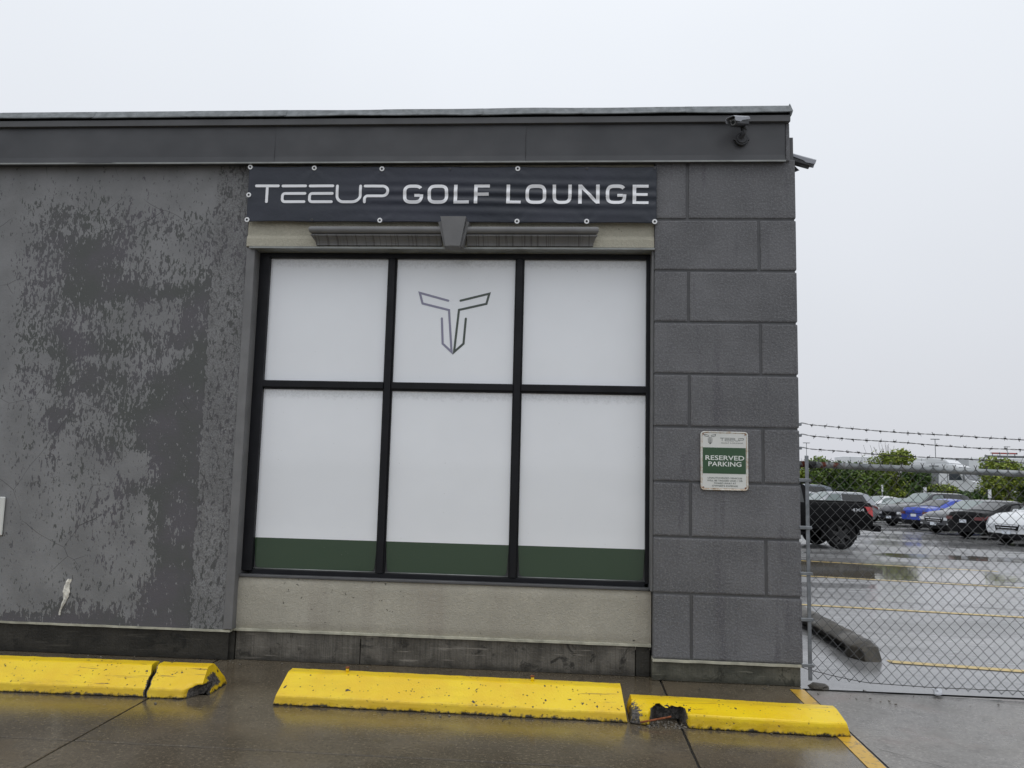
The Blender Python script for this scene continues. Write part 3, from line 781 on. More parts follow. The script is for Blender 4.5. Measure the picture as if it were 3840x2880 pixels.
# ------------------------------------------------------------------ reserved parking sign
def sign_mat(name, c):
    M = NM(name); M.set('Roughness', .35); M.set('Coat Weight', .3)
    e_ = M.attr('rust'); r = M.math('ADD', e_, M.math('MULTIPLY', M.math('SUBTRACT', M.noise(38, 5, .7), .5), 1.0))
    col = M.mix(M.rng(M.noise(4, 4), .3, .7), tuple(x*.93 for x in c), c)
    col = M.mix(M.rng(r, .42, .62, 0, .75), col, (.42, .24, .08)); col = M.mix(M.rng(r, .66, .74), col, (.045, .014, .006))
    M.set('Base Color', col); return M.m
M_sign = sign_mat('white_enamel', (.70, .71, .68))
M_sgreen = film('green_enamel', (.022, .075, .026), .3)
M_stext = plain('white_sign_print', (.75, .78, .74), .4)
M_dtext = plain('dark_sign_print', (.035, .05, .042), .5)
sx0, sx1, sz0, sz1 = 1.055, 1.418, 1.452, 1.906
SG = empty('parking_sign', (1.237, 0, 1.45)); tag(SG, 'small white and green reserved parking sign with rusty edges on the pillar', 'sign')
def rrect(x0, x1, z0, z1, r, n=5):
    o = []
    for cx, cz, t0 in ((x1-r, z1-r, 0), (x0+r, z1-r, PI/2), (x0+r, z0+r, PI), (x1-r, z0+r, 1.5*PI)):
        for k in range(n+1): t = t0+k/n*PI/2; o.append((cx+r*math.cos(t), cz+r*math.sin(t)))
    return o
def sign_y(x, z): return -.012
V = []; F = []; Rr = []
rings = [(0, -.004, .9), (0, -.016, .5), (.006, -.018, .32), (.012, -.012, .62), (.018, -.0125, .18), (.05, -.0125, .0)]
for ins, y, ru in rings:
    for x, z in rrect(sx0+ins, sx1-ins, sz0+ins, sz1-ins, max(.004, .026-ins*.8)):
        V.append((x, y, z)); top = .25*max(0, 1-abs(x-1.14)/.05)*(1 if z > 1.87 else 0)+.3*max(0, 1-abs(z-1.70)/.03)*(1 if x < 1.08 else 0)
        Rr.append(min(1, ru+top+(.1 if z < 1.48 else 0)))
n = len(rrect(0, 1, 0, 1, .1))
for i in range(len(rings)-1):
    for k in range(n): F.append((i*n+k, (i+1)*n+k, (i+1)*n+(k+1) % n, i*n+(k+1) % n))
F.append(tuple((len(rings)-1)*n+k for k in range(n))[::-1])
pl = mk('plate', V, F, M_sign, SG); at = pl.data.attributes.new('rust', 'FLOAT', 'POINT'); at.data.foreach_set('value', Rr)
bm = bmesh.new(); bm.from_mesh(pl.data); bmesh.ops.recalc_face_normals(bm, faces=bm.faces[:]); bm.to_mesh(pl.data); bm.free()
gb = box('green_field', sx0+.017, sx1-.017, -.0140, -.0126, 1.580, 1.781, M_sgreen, SG)
def text(body, cx, z, size, width, mat, parent, y, name='lettering', weight=0.0):
    c = bpy.data.curves.new(name, 'FONT'); c.body = body; c.size = 1; c.align_x = 'CENTER'; c.offset = weight; c.resolution_u = 3; c.fill_mode = 'FRONT'
    o = bpy.data.objects.new(name, c); COL.objects.link(o); bpy.context.view_layer.update()
    me = bpy.data.meshes.new_from_object(o.evaluated_get(bpy.context.evaluated_depsgraph_get())); bpy.data.objects.remove(o); bpy.data.curves.remove(c)
    xs_ = [v.co.x for v in me.vertices]; zs_ = [v.co.y for v in me.vertices]; sx = width/(max(xs_)-min(xs_)); sz = size/(max(zs_)-min(zs_)); mx_ = (max(xs_)+min(xs_))/2; mz = min(zs_)
    V = [(cx+(v.co.x-mx_)*sx, y, z+(v.co.y-mz)*sz) for v in me.vertices]; F = [tuple(p.vertices) for p in me.polygons]; bpy.data.meshes.remove(me)
    return mk(name, V, F, mat, parent)
scx = (sx0+sx1)/2+.004
text('RESERVED', scx, 1.684, .036, .296, M_stext, SG, -.0148, weight=.012)
text('PARKING', scx, 1.636, .036, .252, M_stext, SG, -.0148, weight=.012)
for i, (tx, wd) in enumerate((('UNAUTHORIZED VEHICLES', .262), ('WILL BE TAGGED AND / OR', .270), ('TOWED AWAY AT', .168), ("OWNER'S EXPENSE", .196))):
    text(tx, scx, 1.540-.0200*i, .0125, wd, M_dtext, SG, -.0137, weight=.004)
for i, (ch, a) in enumerate(zip('TEEUP', (0, 1, 2, 3, 4))):
    x0 = 1.204+a*.0372; emit(glyph(ch, x0, x0+.0345, 1.833, 1.857, .0032, True), lambda x, z: -.0137, 'lettering', M_dtext, SG)
text('GOLF LOUNGE', 1.297, 1.814, .008, .168, M_dtext, SG, -.0137)
for k_ in 'lr':
    emit([stroke([(1.129+(x+.942)*.147, 1.810+(z-2.532)*.147) for x, z in LG[k_]], .0032, step=10)], lambda x, z: -.0137, 'logo_half', M_dtext, SG)
for x, z in ((sx0+.022, sz1-.022), (sx1-.022, sz1-.022), (sx0+.022, sz0+.022), (sx1-.022, sz0+.022)):
    cyl('screw', (x, -.0125, z), (x, -.017, z), .005, M_rust, SG, seg=8)
# white plate at the left edge of the picture
WP = box('notice_plate', -5.10, -4.615, .018, .034, .93, 1.245, M_sign, None, bev=.006)
tag(WP, 'plain white notice plate on the stucco wall, cut off by the left edge', 'sign')

# ------------------------------------------------------------------ security cameras
M_camd = plain('dark_grey_camera_shell', (.035, .036, .04), .4, var=.1, scale=20)
M_caml = plain('silver_camera_hood', (.30, .31, .34), .35, metal=.2)
M_lens = plain('lens_glass', (.006, .006, .008), .08)
M_led = plain('lens_ring', (.5, .5, .5), .3, metal=.6)
def sec_camera(loc, aim, base, base_dir, label):
    t = empty('security_camera', base); tag(t, label, 'camera')
    d = (Vector(aim)-Vector(loc)).normalized(); up = Vector((0, 0, 1)); r = d.cross(up).normalized(); u = r.cross(d)
    def P_(a, b, c): return Vector(loc)+d*a+r*b+u*c
    def hull(name, secs, mat, parent):
        V = []; F = []; n = len(secs[0][1])
        for a, ring in secs:
            for b, c in ring: V.append(P_(a, b, c))
        for i in range(len(secs)-1):
            for k in range(n): F.append((i*n+k, i*n+(k+1) % n, (i+1)*n+(k+1) % n, (i+1)*n+k))
        F.append(tuple(range(n))[::-1]); F.append(tuple((len(secs)-1)*n+k for k in range(n)))
        o = mk(name, V, F, mat, parent); bm = bmesh.new(); bm.from_mesh(o.data); bmesh.ops.recalc_face_normals(bm, faces=bm.faces[:]); bm.to_mesh(o.data); bm.free(); return o
    def ring(w, h, dz=0, ch=.012): return [(-w, -h+ch+dz), (-w+ch, -h+dz), (w-ch, -h+dz), (w, -h+ch+dz), (w, h-ch+dz), (w-ch, h+dz), (-w+ch, h+dz), (-w, h-ch+dz)]
    bo = hull('body', [(-.10, ring(.030, .026)), (-.09, ring(.036, .032)), (.082, ring(.036, .032)), (.086, ring(.033, .029))], M_camd, t)
    hd = [(-.043, .004), (-.043, .030), (-.030, .041), (.030, .041), (.043, .030), (.043, .004), (.039, .004), (.039, .028), (.028, .037), (-.028, .037), (-.039, .028), (-.039, .004)]
    hull('hood', [(-.105, [(b, c+.002 if c > .01 else c+.012) for b, c in hd]), (.02, hd), (.045, [(b, c if c > .01 else c-.012) for b, c in hd]), (.12, [(b, c if c > .01 else c-.006) for b, c in hd])], M_caml, t)
    fp = cyl('lens', P_(.086, 0, -.004), P_(.090, 0, -.004), .017, M_lens, t, seg=18); cyl('lens_ring', P_(.0865, 0, -.004), P_(.0885, 0, -.004), .020, M_led, fp, seg=18)
    for s in (-1, 1): cyl('led', P_(.086, s*.022, .016), P_(.0885, s*.022, .016), .006, M_led, t, seg=10)
    b = Vector(base); n = Vector(base_dir).normalized()
    bs = cyl('base', b, b+n*.034, .050, M_camd, t, seg=24); cyl('base_cap', b+n*.034, b+n*.042, .043, M_camd, bs, seg=24, r1=.036)
    for s in (-1, 1): box('base_lug', b.x+s*.054-.008, b.x+s*.054+.008, b.y-.03 if abs(n.y) > .5 else b.y-.01, b.y-.006 if abs(n.y) > .5 else b.y+.01, b.z-.010, b.z+.012, M_camd, bs, bev=.003)
    V = []; F = []; j = P_(-.07, 0, -.045); mid = b+n*.085+Vector((0, 0, .015))
    tube(V, F, [b+n*.036, mid, (mid+j)/2+Vector((0, 0, -.005)), j, P_(-.07, 0, -.030)], .0165, 10); mk('arm', V, F, M_camd, t, smooth=True)
    cyl('knuckle', j+r*-.024, j+r*.024, .021, M_camd, t, seg=14)
    return t
sec_camera((1.33, -.185, 4.342), (1.10, -.42, 4.245), (1.377, -.043, 4.256), (0, -1, 0), 'dark bullet security camera mounted on the front of the fascia')
sec_camera((1.905, .18, 4.165), (2.20, .14, 4.06), (1.815, .22, 4.10), (1, 0, 0), 'dark bullet security camera poking out round the building corner')

# ------------------------------------------------------------------ wheel stops
def resample(poly, st):
    o = []
    n = len(poly)
    for i in range(n):
        a, b = Vector(poly[i]), Vector(poly[(i+1) % n]); m = max(1, int((b-a).length/st))
        for k in range(m): o.append(a+(b-a)*k/m)
    return o
def rounded(poly, r=.010):
    o = []; n = len(poly)
    for i in range(n):
        p, a, b = Vector(poly[i]), Vector(poly[i-1]), Vector(poly[(i+1) % n]); q = min(r, (p-a).length*.4, (p-b).length*.4)
        o += [p+(a-p).normalized()*q, p+((a-p).normalized()+(b-p).normalized())*q*.30, p+(b-p).normalized()*q]
    return [tuple(v) for v in o]
def kerb(name, x0, x1, yl, prof, deform, label, group=None, st=.016, taper=(.03, .03), mat=None):
    ring = resample(rounded(prof), st); n = len(ring); nx = int((x1-x0)/st); V = []; F = []; C = []
    H = max(p[1] for p in prof)
    for i in range(nx+1):
        t = i/nx
        for q, p in enumerate(ring):
            x = x0+(x1-x0)*t; k = p.y/H
            e0 = sst(.12, 0, x-x0)*taper[0]*k; e1 = sst(.12, 0, x1-x)*taper[1]*k
            x = x+e0-e1; y = yl(x)+p.x; z = p.y
            nn = mnoise.noise(Vector((x*14, y*14, z*14))); y += .0025*nn; z += .002*nn if z > .01 else 0
            if z < .012: y += .006*mnoise.noise(Vector((x*25, y*25, 3)))
            c = 0
            if deform: x, y, z, c = deform(x, y, z, p, i == 0, i == nx)
            V.append((x, y, z)); C.append(c)
    for i in range(nx):
        for q in range(n): F.append((i*n+q, (i+1)*n+q, (i+1)*n+(q+1) % n, i*n+(q+1) % n))
    for i, rev in ((0, False), (nx, True)):
        c = sum((Vector(V[i*n+q]) for q in range(n)), Vector())/n; V.append(c); C.append(max(C[i*n:i*n+n]) if C[i*n] > .5 else 0); ci = len(V)-1
        for q in range(n):
            a, b = i*n+q, i*n+(q+1) % n; F.append((b, a, ci) if rev else (a, b, ci))
    o = mk(name, V, F, mat or M_yellow, None, smooth=False)
    bm = bmesh.new(); bm.from_mesh(o.data); bmesh.ops.recalc_face_normals(bm, faces=bm.faces[:]); bm.to_mesh(o.data); bm.free()
    at = o.data.attributes.new('chip', 'FLOAT', 'POINT'); at.data.foreach_set('value', C)
    tag(o, label, 'wheel stop', group); return o
PAB = [(0, 0), (.018, .058), (.185, .170), (.275, .172), (.385, .05), (.40, 0)]
def bump3(x, y, z, s, a): return a*mnoise.noise(Vector((x*s, y*s, z*s)))
def defA1(x, y, z, p, f, l):
    d = -2.758-x; c = 0; x -= .30*p.x*sst(.30, 0, d)
    if d < .10:
        x += (.030*mnoise.noise(Vector((y*16, z*16, 1)))-.06*(z/.17-.5)*-.55)*sst(.10, 0, d); c = .6*sst(.03, .0, d)+(.30 if d < .045 and z < .15 else 0)
    return x, y, z, c
def defA2(x, y, z, p, f, l):
    d = x+2.748; c = 0; x -= .30*p.x*sst(.20, 0, d)
    if d < .10:
        x += (.030*mnoise.noise(Vector((y*16, z*16, 1)))-.06*(z/.17-.5)*-.55)*sst(.10, 0, d); c = .7*sst(.02, 0, d)
    r = -2.385-x
    k = sst(.15, .03, r)*sst(.12, .04, p.x)*sst(.10, .02, z)
    if k > .02:
        y += .13*k+bump3(x, y, z, 22, .012)*k; x -= .05*k*sst(.1, 0, r); z += .02*k*(z > .004); c = max(c, .35+.65*sst(.15, .4, k))
    e_ = sst(.055, .02, r)*sst(.0, .1, z)
    if abs(p.x-.19) < .09 and r < .10: c = max(c, .62*e_)
    return x, y, z, c
KG = 'yellow wheel stops along the wall'
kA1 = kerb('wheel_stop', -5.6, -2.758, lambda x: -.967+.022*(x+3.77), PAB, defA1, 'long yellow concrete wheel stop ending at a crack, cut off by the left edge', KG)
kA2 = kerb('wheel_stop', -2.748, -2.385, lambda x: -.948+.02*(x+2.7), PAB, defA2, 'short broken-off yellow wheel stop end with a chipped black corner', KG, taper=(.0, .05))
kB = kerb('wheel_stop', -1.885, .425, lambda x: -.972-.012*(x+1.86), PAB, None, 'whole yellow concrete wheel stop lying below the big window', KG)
PC_ = [(0, 0), (.012, .082), (.165, .120), (.255, .120), (.325, .05), (.335, 0)]
def defC(x, y, z, p, f, l):
    c = 0; d = x-.44
    hole = sst(.55, .62, x)*sst(.80, .765, x)*sst(.19, .10, p.x)*sst(.104, .084, z+.012*mnoise.noise(Vector((x*20, 3, 3))))
    if hole > .01 and p.x < .24: y += .17*hole*sst(.24, .05, p.x); c = max(c, min(1, .4+hole))
    le = sst(.13, .0, d)*sst(.24, .02, p.x)
    if le > .02:
        y += .035*le+bump3(x, y, z, 18, .03)*le; z -= .02*le*(z > .02); c = max(c, .30+.30*sst(.1, .7, le))
    if z < .06 and x > .8: c = max(c, .30*(.5+.5*mnoise.noise(Vector((x*5, 2, 2)))))
    if .04 < z < .085 and x > .8: c = max(c, .34)
    r = 1.775-x
    if r < .14 and p.x < .2: y += .02*sst(.14, 0, r)
    return x, y, z, c
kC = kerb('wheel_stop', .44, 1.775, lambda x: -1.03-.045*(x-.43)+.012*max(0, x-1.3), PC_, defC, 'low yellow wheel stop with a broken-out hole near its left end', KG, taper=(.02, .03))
V = []; F = []; tube(V, F, [(.50, -1.035, .022), (.62, -1.01, .040), (.70, -.97, .045)], .006, 6); mk('rebar', V, F, M_rust, kC)
for x in (-1.46, -.19):
    y = -.972-.012*(x+1.86)+.235; p_ = cyl('anchor_pin', (x, y, .168), (x, y, .196), .011, M_yellow, kB, seg=10); cyl('pin_head', (x, y, .196), (x, y, .204), .014, M_rust, p_, seg=8)

# grey kerb stone lying in the yard
def kerb_yard():
    prof = [(0, .0), (.03, .10), (.05, .115), (.15, .15), (.235, .15), (.25, 0)]
    ring = resample(rounded(prof, .02), .03); n = len(ring); nx = 80; V = []; F = []
    for i in range(nx+1):
        t = i/nx; y0 = 1.02+2.3*t; end = sst(.08, 0, t)
        for p in ring:
            nn = mnoise.noise(Vector((p.x*9, y0*9, p.y*9)))
            x = 2.545+p.x+.008*nn + end*.10*sst(.10, .0, p.x)
            z = gz(y0)+p.y*(1-.22*end)+.006*nn*(p.y > .01); y = y0+end*.05*(p.y/.15)+end*.02*nn
            if p.x < .08 and p.y < .09 and t > .10: x += .10
            V.append((x+.02*t, y, z))
    for i in range(nx):
        for q in range(n): F.append((i*n+q, (i+1)*n+q, (i+1)*n+(q+1) % n, i*n+(q+1) % n))
    F.append(tuple(range(n))); F.append(tuple(nx*n+q for q in range(n))[::-1])
    o = mk('kerb_stone', V, F, M_kerb, None); bm = bmesh.new(); bm.from_mesh(o.data); bmesh.ops.recalc_face_normals(bm, faces=bm.faces[:]); bm.to_mesh(o.data); bm.free()
    for f in o.data.polygons: f.use_smooth = len(f.vertices) == 4
    tag(o, 'grey unpainted mossy wheel stop lying behind the chain link fence', 'wheel stop')
kerb_yard()

# ------------------------------------------------------------------ chain link fence
FN = empty('chain_link_fence', (1.86, .05, 0)); tag(FN, 'galvanised chain link fence with three barbed wires joining the building corner', 'fence')
def fy(x): return .05-.07*(x-1.85)
def ftop(x): return 1.668-.022*(x-1.85)
def fbot(x): return max(.004, .060-.038*(x-1.85))
PX, PZ = .0375, .0415; V = []; F = []; x0 = 1.885; NW = 118
for i in range(NW):
    pts = []; k = 0
    while True:
        x = x0+(i+((k+i) % 2))*PX; zt = ftop(x)+.016-k*PZ
        if zt < fbot(x)-.012: break
        s = -1 if (k+i) % 2 else 1
        pts.append((x+.0025*mnoise.noise(Vector((x*7, zt*7, 0))), fy(x)-.030+.0035*s, zt+.0022*mnoise.noise(Vector((x*6, zt*6, 5))))); k += 1
    if (i % 2) == 0:   # twisted tips above the rail
        p = pts[0]; top = [(p[0]-.010, p[1], p[2]+.030), (p[0]-.001, p[1], p[2]+.012)] if True else []
        if i % 1 == 0: pts = top+pts
    else:
        p = pts[0]; pts = [(p[0]+.010, p[1]+.002, p[2]+.030), (p[0]+.001, p[1]+.002, p[2]+.012)]+pts if abs(p[0]-(x0+i*PX)) < 1 else pts
    tube(V, F, pts, .0027, 4)
wm = mk('wire_mesh', V, F, M_wire, FN); wm['kind'] = 'stuff'
tr = cyl('top_rail', (1.82, fy(1.82), ftop(1.82)), (6.36, fy(6.36), ftop(6.36)), .024, M_rail, FN, seg=16)
cyl('rail_sleeve', (1.87, fy(1.87), ftop(1.87)), (1.945, fy(1.945), ftop(1.945)), .027, M_hole, tr, seg=16)
box('tension_bar', 1.852, 1.880, .000, .010, .055, 1.735, M_gal, FN, bev=.002)
for z in (1.545, 1.185, .84, .50, .165):
    bnd = box('band', 1.800, 1.893, -.010, -.001, z-.013, z+.013, M_gal, FN, bev=.003); cyl('bolt', (1.888, -.018, z), (1.888, .02, z), .006, M_gal, bnd, seg=8)
for n_, (za, zb) in enumerate(((1.978, 1.893), (1.892, 1.817), (1.793, 1.720))):
    br = box('bracket', 1.800, 1.842, .03, .07, za-.011, za+.011, M_gal, FN, bev=.003)
    V = []; F = []; pts = []; pts2 = []
    for i in range(0, 225):
        t = i/224; x = 1.84+4.52*t; z = za+(zb-za)*(x-1.815)/1.69*(1-.25*max(0, x-3.8)/2.5)-.012*math.sin(PI*min(1, t*2.08))+.009*mnoise.noise(Vector((x*1.8, n_*3.1, 0)))+(.010*math.exp(-((x-1.84)/.05)**2))
        a = x*48; pts.append((x, fy(x)+.0028*math.cos(a), z+.0028*math.sin(a))); pts2.append((x, fy(x)-.0028*math.cos(a), z-.0028*math.sin(a)))
    tube(V, F, pts, .0017, 4); tube(V, F, pts2, .0017, 4)
    x = 1.93+.03*n_
    while x < 6.3:
        i = int((x-1.84)/4.52*224); c = Vector(pts[i]); rr = random.Random(int(x*1000)+n_)
        tube(V, F, [c-Vector((.008, 0, 0)), c+Vector((.008, 0, 0))], .0058, 6)
        for k in range(4):
            a = rr.uniform(0, 2*PI); d = Vector((rr.uniform(-.6, .6), math.cos(a), math.sin(a))).normalized(); c2 = c+Vector((-.006+.004*k, 0, 0))
            tube(V, F, [c2, c2+d*.020], .0014, 3)
        x += .098+rr.uniform(-.006, .006)
    mk('barbed_wire', V, F, M_barb, FN)
V = []; F = []; pts = []
cyl('line_post', (6.36, fy(6.36), 0), (6.36, fy(6.36), 1.98), .03, M_gal, FN, seg=14)
for i in range(100):
    t = i/59; x = 1.80+2.6*t; pts.append((x, fy(x)-.036, .145-.085*min(1, t*5.5)**.8+.012*math.sin(t*14)*min(1, t)+.006*mnoise.noise(Vector((x*3, 4, 0)))))
tube(V, F, pts, .0026, 4); mk('tension_wire', V, F, M_barb, FN)

# small debris
def lump(name, c, r, mat, seed, flat=.6, sub=2):
    bm = bmesh.new(); bmesh.ops.create_icosphere(bm, subdivisions=sub, radius=1)
    for v in bm.verts:
        k = 1+.55*mnoise.noise(v.co*1.7+Vector((seed, 0, 0))); v.co = Vector((v.co.x*r*k, v.co.y*r*k*.8, v.co.z*r*k*flat))+Vector(c)
    return frombm(name, bm, mat)
tag(lump('paper_litter', (2.765, -.035, .026), .036, M_paper, 3, .8), 'crumpled white paper caught at the foot of the fence', 'litter')
tag(lump('concrete_chunk', (1.93, .01, .012), .075, M_kerb, 9, .35), 'flat broken concrete lump at the pillar corner under the fence', 'concrete chunk')
bm = bmesh.new(); rr = random.Random(3)
for i in range(190):
    u = rr.random()
    if u < .35: x, y = rr.uniform(.52, .78), -1.03+rr.uniform(-.035, .09)
    elif u < .70: x, y = rr.uniform(-5, 1.6), .08-abs(rr.gauss(0, .10))
    elif u < .85: x, y = rr.uniform(1.8, 3.6), rr.uniform(-.35, .02)
    else: x, y = rr.uniform(-3.0, 1.5), -1.02-abs(rr.gauss(0, .03))
    r = rr.uniform(.003, .010)*(1.25 if u < .35 else 1)
    q_ = bmesh.ops.create_icosphere(bm, subdivisions=1, radius=r, matrix=Matrix.Translation((x, y, r*.3+.001)) @ Matrix.Rotation(rr.uniform(0, 6), 4, 'Z') @ Matrix.Diagonal((1, rr.uniform(.4, .9), .45, 1)))
    for v in q_['verts']: v.co += Vector((rr.gauss(0, .22), rr.gauss(0, .22), rr.gauss(0, .12)))*r
tag(frombm('loose_gravel', bm, M_stones), 'small loose stones and grit along the wall and kerbs', 'gravel', kind='stuff')

# ------------------------------------------------------------------ vehicles
def paint(name, c, metal=.2, rough=.32, coat=.7):
    M = NM(name); M.set('Metallic', metal); M.set('Roughness', rough); M.set('Coat Weight', coat); M.set('Coat Roughness', .04); M.set('Specular IOR Level', .3 if coat > .2 else .06)
    M.set('Base Color', M.mix(M.rng(M.noise(2.5, 3), .3, .7), tuple(x*.92 for x in c), c)); M.bump(M.voro(55), .05, .004); return M.m
M_glass = plain('car_glass', (.012, .014, .015), .05, spec=.8)
M_tint = plain('pale_windscreen', (.16, .20, .195), .08, spec=.8)
M_tyre = plain('black_tyre', (.010, .010, .011), .8, spec=.15, bump=.3, bscale=30)
M_rimb = plain('black_rim', (.012, .012, .013), .3)
M_rims = plain('silver_rim', (.36, .37, .38), .35, metal=.7)
M_blackp = plain('black_plastic', (.007, .007, .008), .6, spec=.1)
M_chrome = plain('chrome_trim', (.62, .63, .65), .18, metal=.9)
M_red = plain('red_tail_lens', (.50, .012, .014), .12, coat=1)
M_dred = plain('dark_tail_lens', (.12, .010, .012), .12, coat=1)
M_lamp = plain('clear_headlamp', (.55, .57, .60), .12, coat=1)
M_plate = plain('white_number_plate', (.66, .70, .76), .4)
def lerp(a, b, t): return a+(b-a)*t
class Car:
    """body lofted from stations (x, zbottom, zshoulder, ztop, half width, roof half width); x runs to the front"""
    def __init__(s, st, hw, bulge=.16, nose=.10):
        s.st = st; s.hw = hw; s.xf = st[-1][0]; s.xr = st[0][0]; s.bulge = bulge; s.nose = nose
    def par(s, x):
        st = s.st
        if x <= st[0][0]: return st[0][1:]
        for a, b in zip(st, st[1:]):
            if x <= b[0]:
                t = (x-a[0])/(b[0]-a[0]); return tuple(lerp(p, q, t) for p, q in zip(a[1:], b[1:]))
        return st[-1][1:]
    def sec(s, x, v):
        zb, zs, zt, hw, rw = s.par(x); P_ = [(hw*.84, zb), (hw*.965, zb+.07), (hw, lerp(zb, zs, .5)), (hw*.985, zs-.02), (lerp(hw*.985, rw, .10), lerp(zs, zt, .12)),
            (lerp(hw*.985, rw, .52), lerp(zs, zt, .52)), (rw, zt-.055*min(1, (zt-zs)/.35+.15)), (rw*.62, zt-.012), (0, zt)]
        i = min(7, int(v)); t = v-i; return lerp(P_[i][0], P_[i+1][0], t), lerp(P_[i][1], P_[i+1][1], t)
    def endx(s, x, y, z):
        q = abs(y)/s.hw; L = s.xf-s.xr
        kf = sst(s.xf-.7, s.xf, x); kr = sst(s.xr+.7, s.xr, x)
        x -= kf*(s.bulge*q**2.6 + s.nose*max(0, (z-.52)/.4)**2*.8); x += kr*(s.bulge*.8*q**2.6)
        return x
    def S(s, x, v, side=1, off=0):
        y, z = s.sec(x, v); P_ = Vector((s.endx(x, y, z), side*y, z))
        if off:
            def Q(xx, vv):
                yy_, zz_ = s.sec(xx, vv); return Vector((s.endx(xx, yy_, zz_), side*yy_, zz_))
            du = Q(min(s.xf, x+.05), v)-Q(max(s.xr, x-.05), v); dv = Q(x, min(8, v+.08))-Q(x, max(0, v-.08)); n = du.cross(dv)*(-side)
            if n.length > 1e-9: P_ += n.normalized()*off
        return P_
    def body(s, mat, parent, name='body'):
        xs_ = []
        for a, b in zip(s.st, s.st[1:]):
            m = max(1, int((b[0]-a[0])/.09)); xs_ += [a[0]+(b[0]-a[0])*k/m for k in range(m)]
        xs_.append(s.st[-1][0]); vs_ = [0, .5, 1, 1.5, 2, 2.5, 3, 3.5, 4, 4.5, 5, 5.5, 6, 6.5, 7, 7.5, 8]; V = []; F = []; nv = len(vs_)*2-1
        for x in xs_:
            row = [s.S(x, v, 1) for v in vs_]; V += row+[Vector((p.x, -p.y, p.z)) for p in row[-2::-1]]
        for i in range(len(xs_)-1):
            for k in range(nv-1): F.append((i*nv+k, i*nv+k+1, (i+1)*nv+k+1, (i+1)*nv+k))
            F.append((i*nv+nv-1, i*nv, (i+1)*nv, (i+1)*nv+nv-1))
        for xe in (xs_[0], xs_[-1]):
            b0 = len(V); cols_ = 11
            for v in vs_:
                y, z = s.sec(xe, v)
                for c in range(cols_):
                    yy_ = y*(1-2*c/(cols_-1)); V.append(Vector((s.endx(xe, yy_, z), yy_, z)))
            for r in range(len(vs_)-1):
                for c in range(cols_-1): F.append((b0+r*cols_+c, b0+r*cols_+c+1, b0+(r+1)*cols_+c+1, b0+(r+1)*cols_+c))
        me = bpy.data.meshes.new(name); me.from_pydata([tuple(v) for v in V], [], F); bm = bmesh.new(); bm.from_mesh(me); bmesh.ops.remove_doubles(bm, verts=bm.verts[:], dist=.002)
        bmesh.ops.recalc_face_normals(bm, faces=bm.faces[:]); bm.to_mesh(me); bm.free(); me.polygons.foreach_set('use_smooth', [True]*len(me.polygons))
        me.materials.append(mat); o = lk(name, me, parent, True); md = o.modifiers.new('e', 'EDGE_SPLIT'); md.split_angle = math.radians(38); return o
    def patch(s, name, q, mat, parent, side=1, off=.014, n=8, m=5):
        """q = four (x,v) corners: rear-low, front-low, front-high, rear-high; side 0 = right across the middle"""
        V = []; F = []
        for j in range(m+1):
            for i in range(n+1):
                a, b = i/n, j/m; x = lerp(lerp(q[0][0], q[1][0], a), lerp(q[3][0], q[2][0], a), b); v = lerp(lerp(q[0][1], q[1][1], a), lerp(q[3][1], q[2][1], a), b); V.append(s.S(x, v, side, off))
        for j in range(m):
            for i in range(n): k = j*(n+1)+i; F.append((k, k+1, k+n+2, k+n+1))
        return mk(name, V, F, mat, parent, smooth=True, local=True)
    def screen(s, name, xlo, xhi, vlo, vhi, mat, parent, off=.016, n=8):
        """windscreen or rear window across the car between two stations"""
        V = []; F = []
        for j in range(n+1):
            b = j/n; x = lerp(xlo, xhi, b); ve = lerp(vlo, vhi, b)
            for i in range(13):
                t = -1+2*i/12; V.append(s.S(x, 8-abs(t)*(8-ve), 1 if t >= 0 else -1, off))
        for j in range(n):
            for i in range(12): k = j*13+i; F.append((k, k+1, k+14, k+13))
        return mk(name, V, F, mat, parent, smooth=True, local=True)
    def face(s, name, end, y0, y1, z0, z1, mat, parent, off=.012, n=6, taper=0):
        """panel on the front (end=1) or rear (end=-1) face"""
        V = []; F = []; xe = s.xf if end > 0 else s.xr
        for z, k in ((z0, taper), (z1, 0)):
            for i in range(n+1): y = lerp(y0+k, y1-k, i/n); V.append((s.endx(xe, y, z)+end*off, y, z))
        for i in range(n): F.append((i, i+1, n+2+i, n+1+i))
        b = len(V)
        for i in range(2*(n+1)): V.append((V[i][0]-end*(off+.02), V[i][1], V[i][2]))
        for i in range(n): F += [(i, b+i, b+i+1, i+1), (n+1+i, n+2+i, b+n+2+i, b+n+1+i)]
        F += [(0, n+1, b+n+1, b), (n, b+n, b+2*n+1, 2*n+1)]
        return mk(name, V, F, mat, parent, local=True)
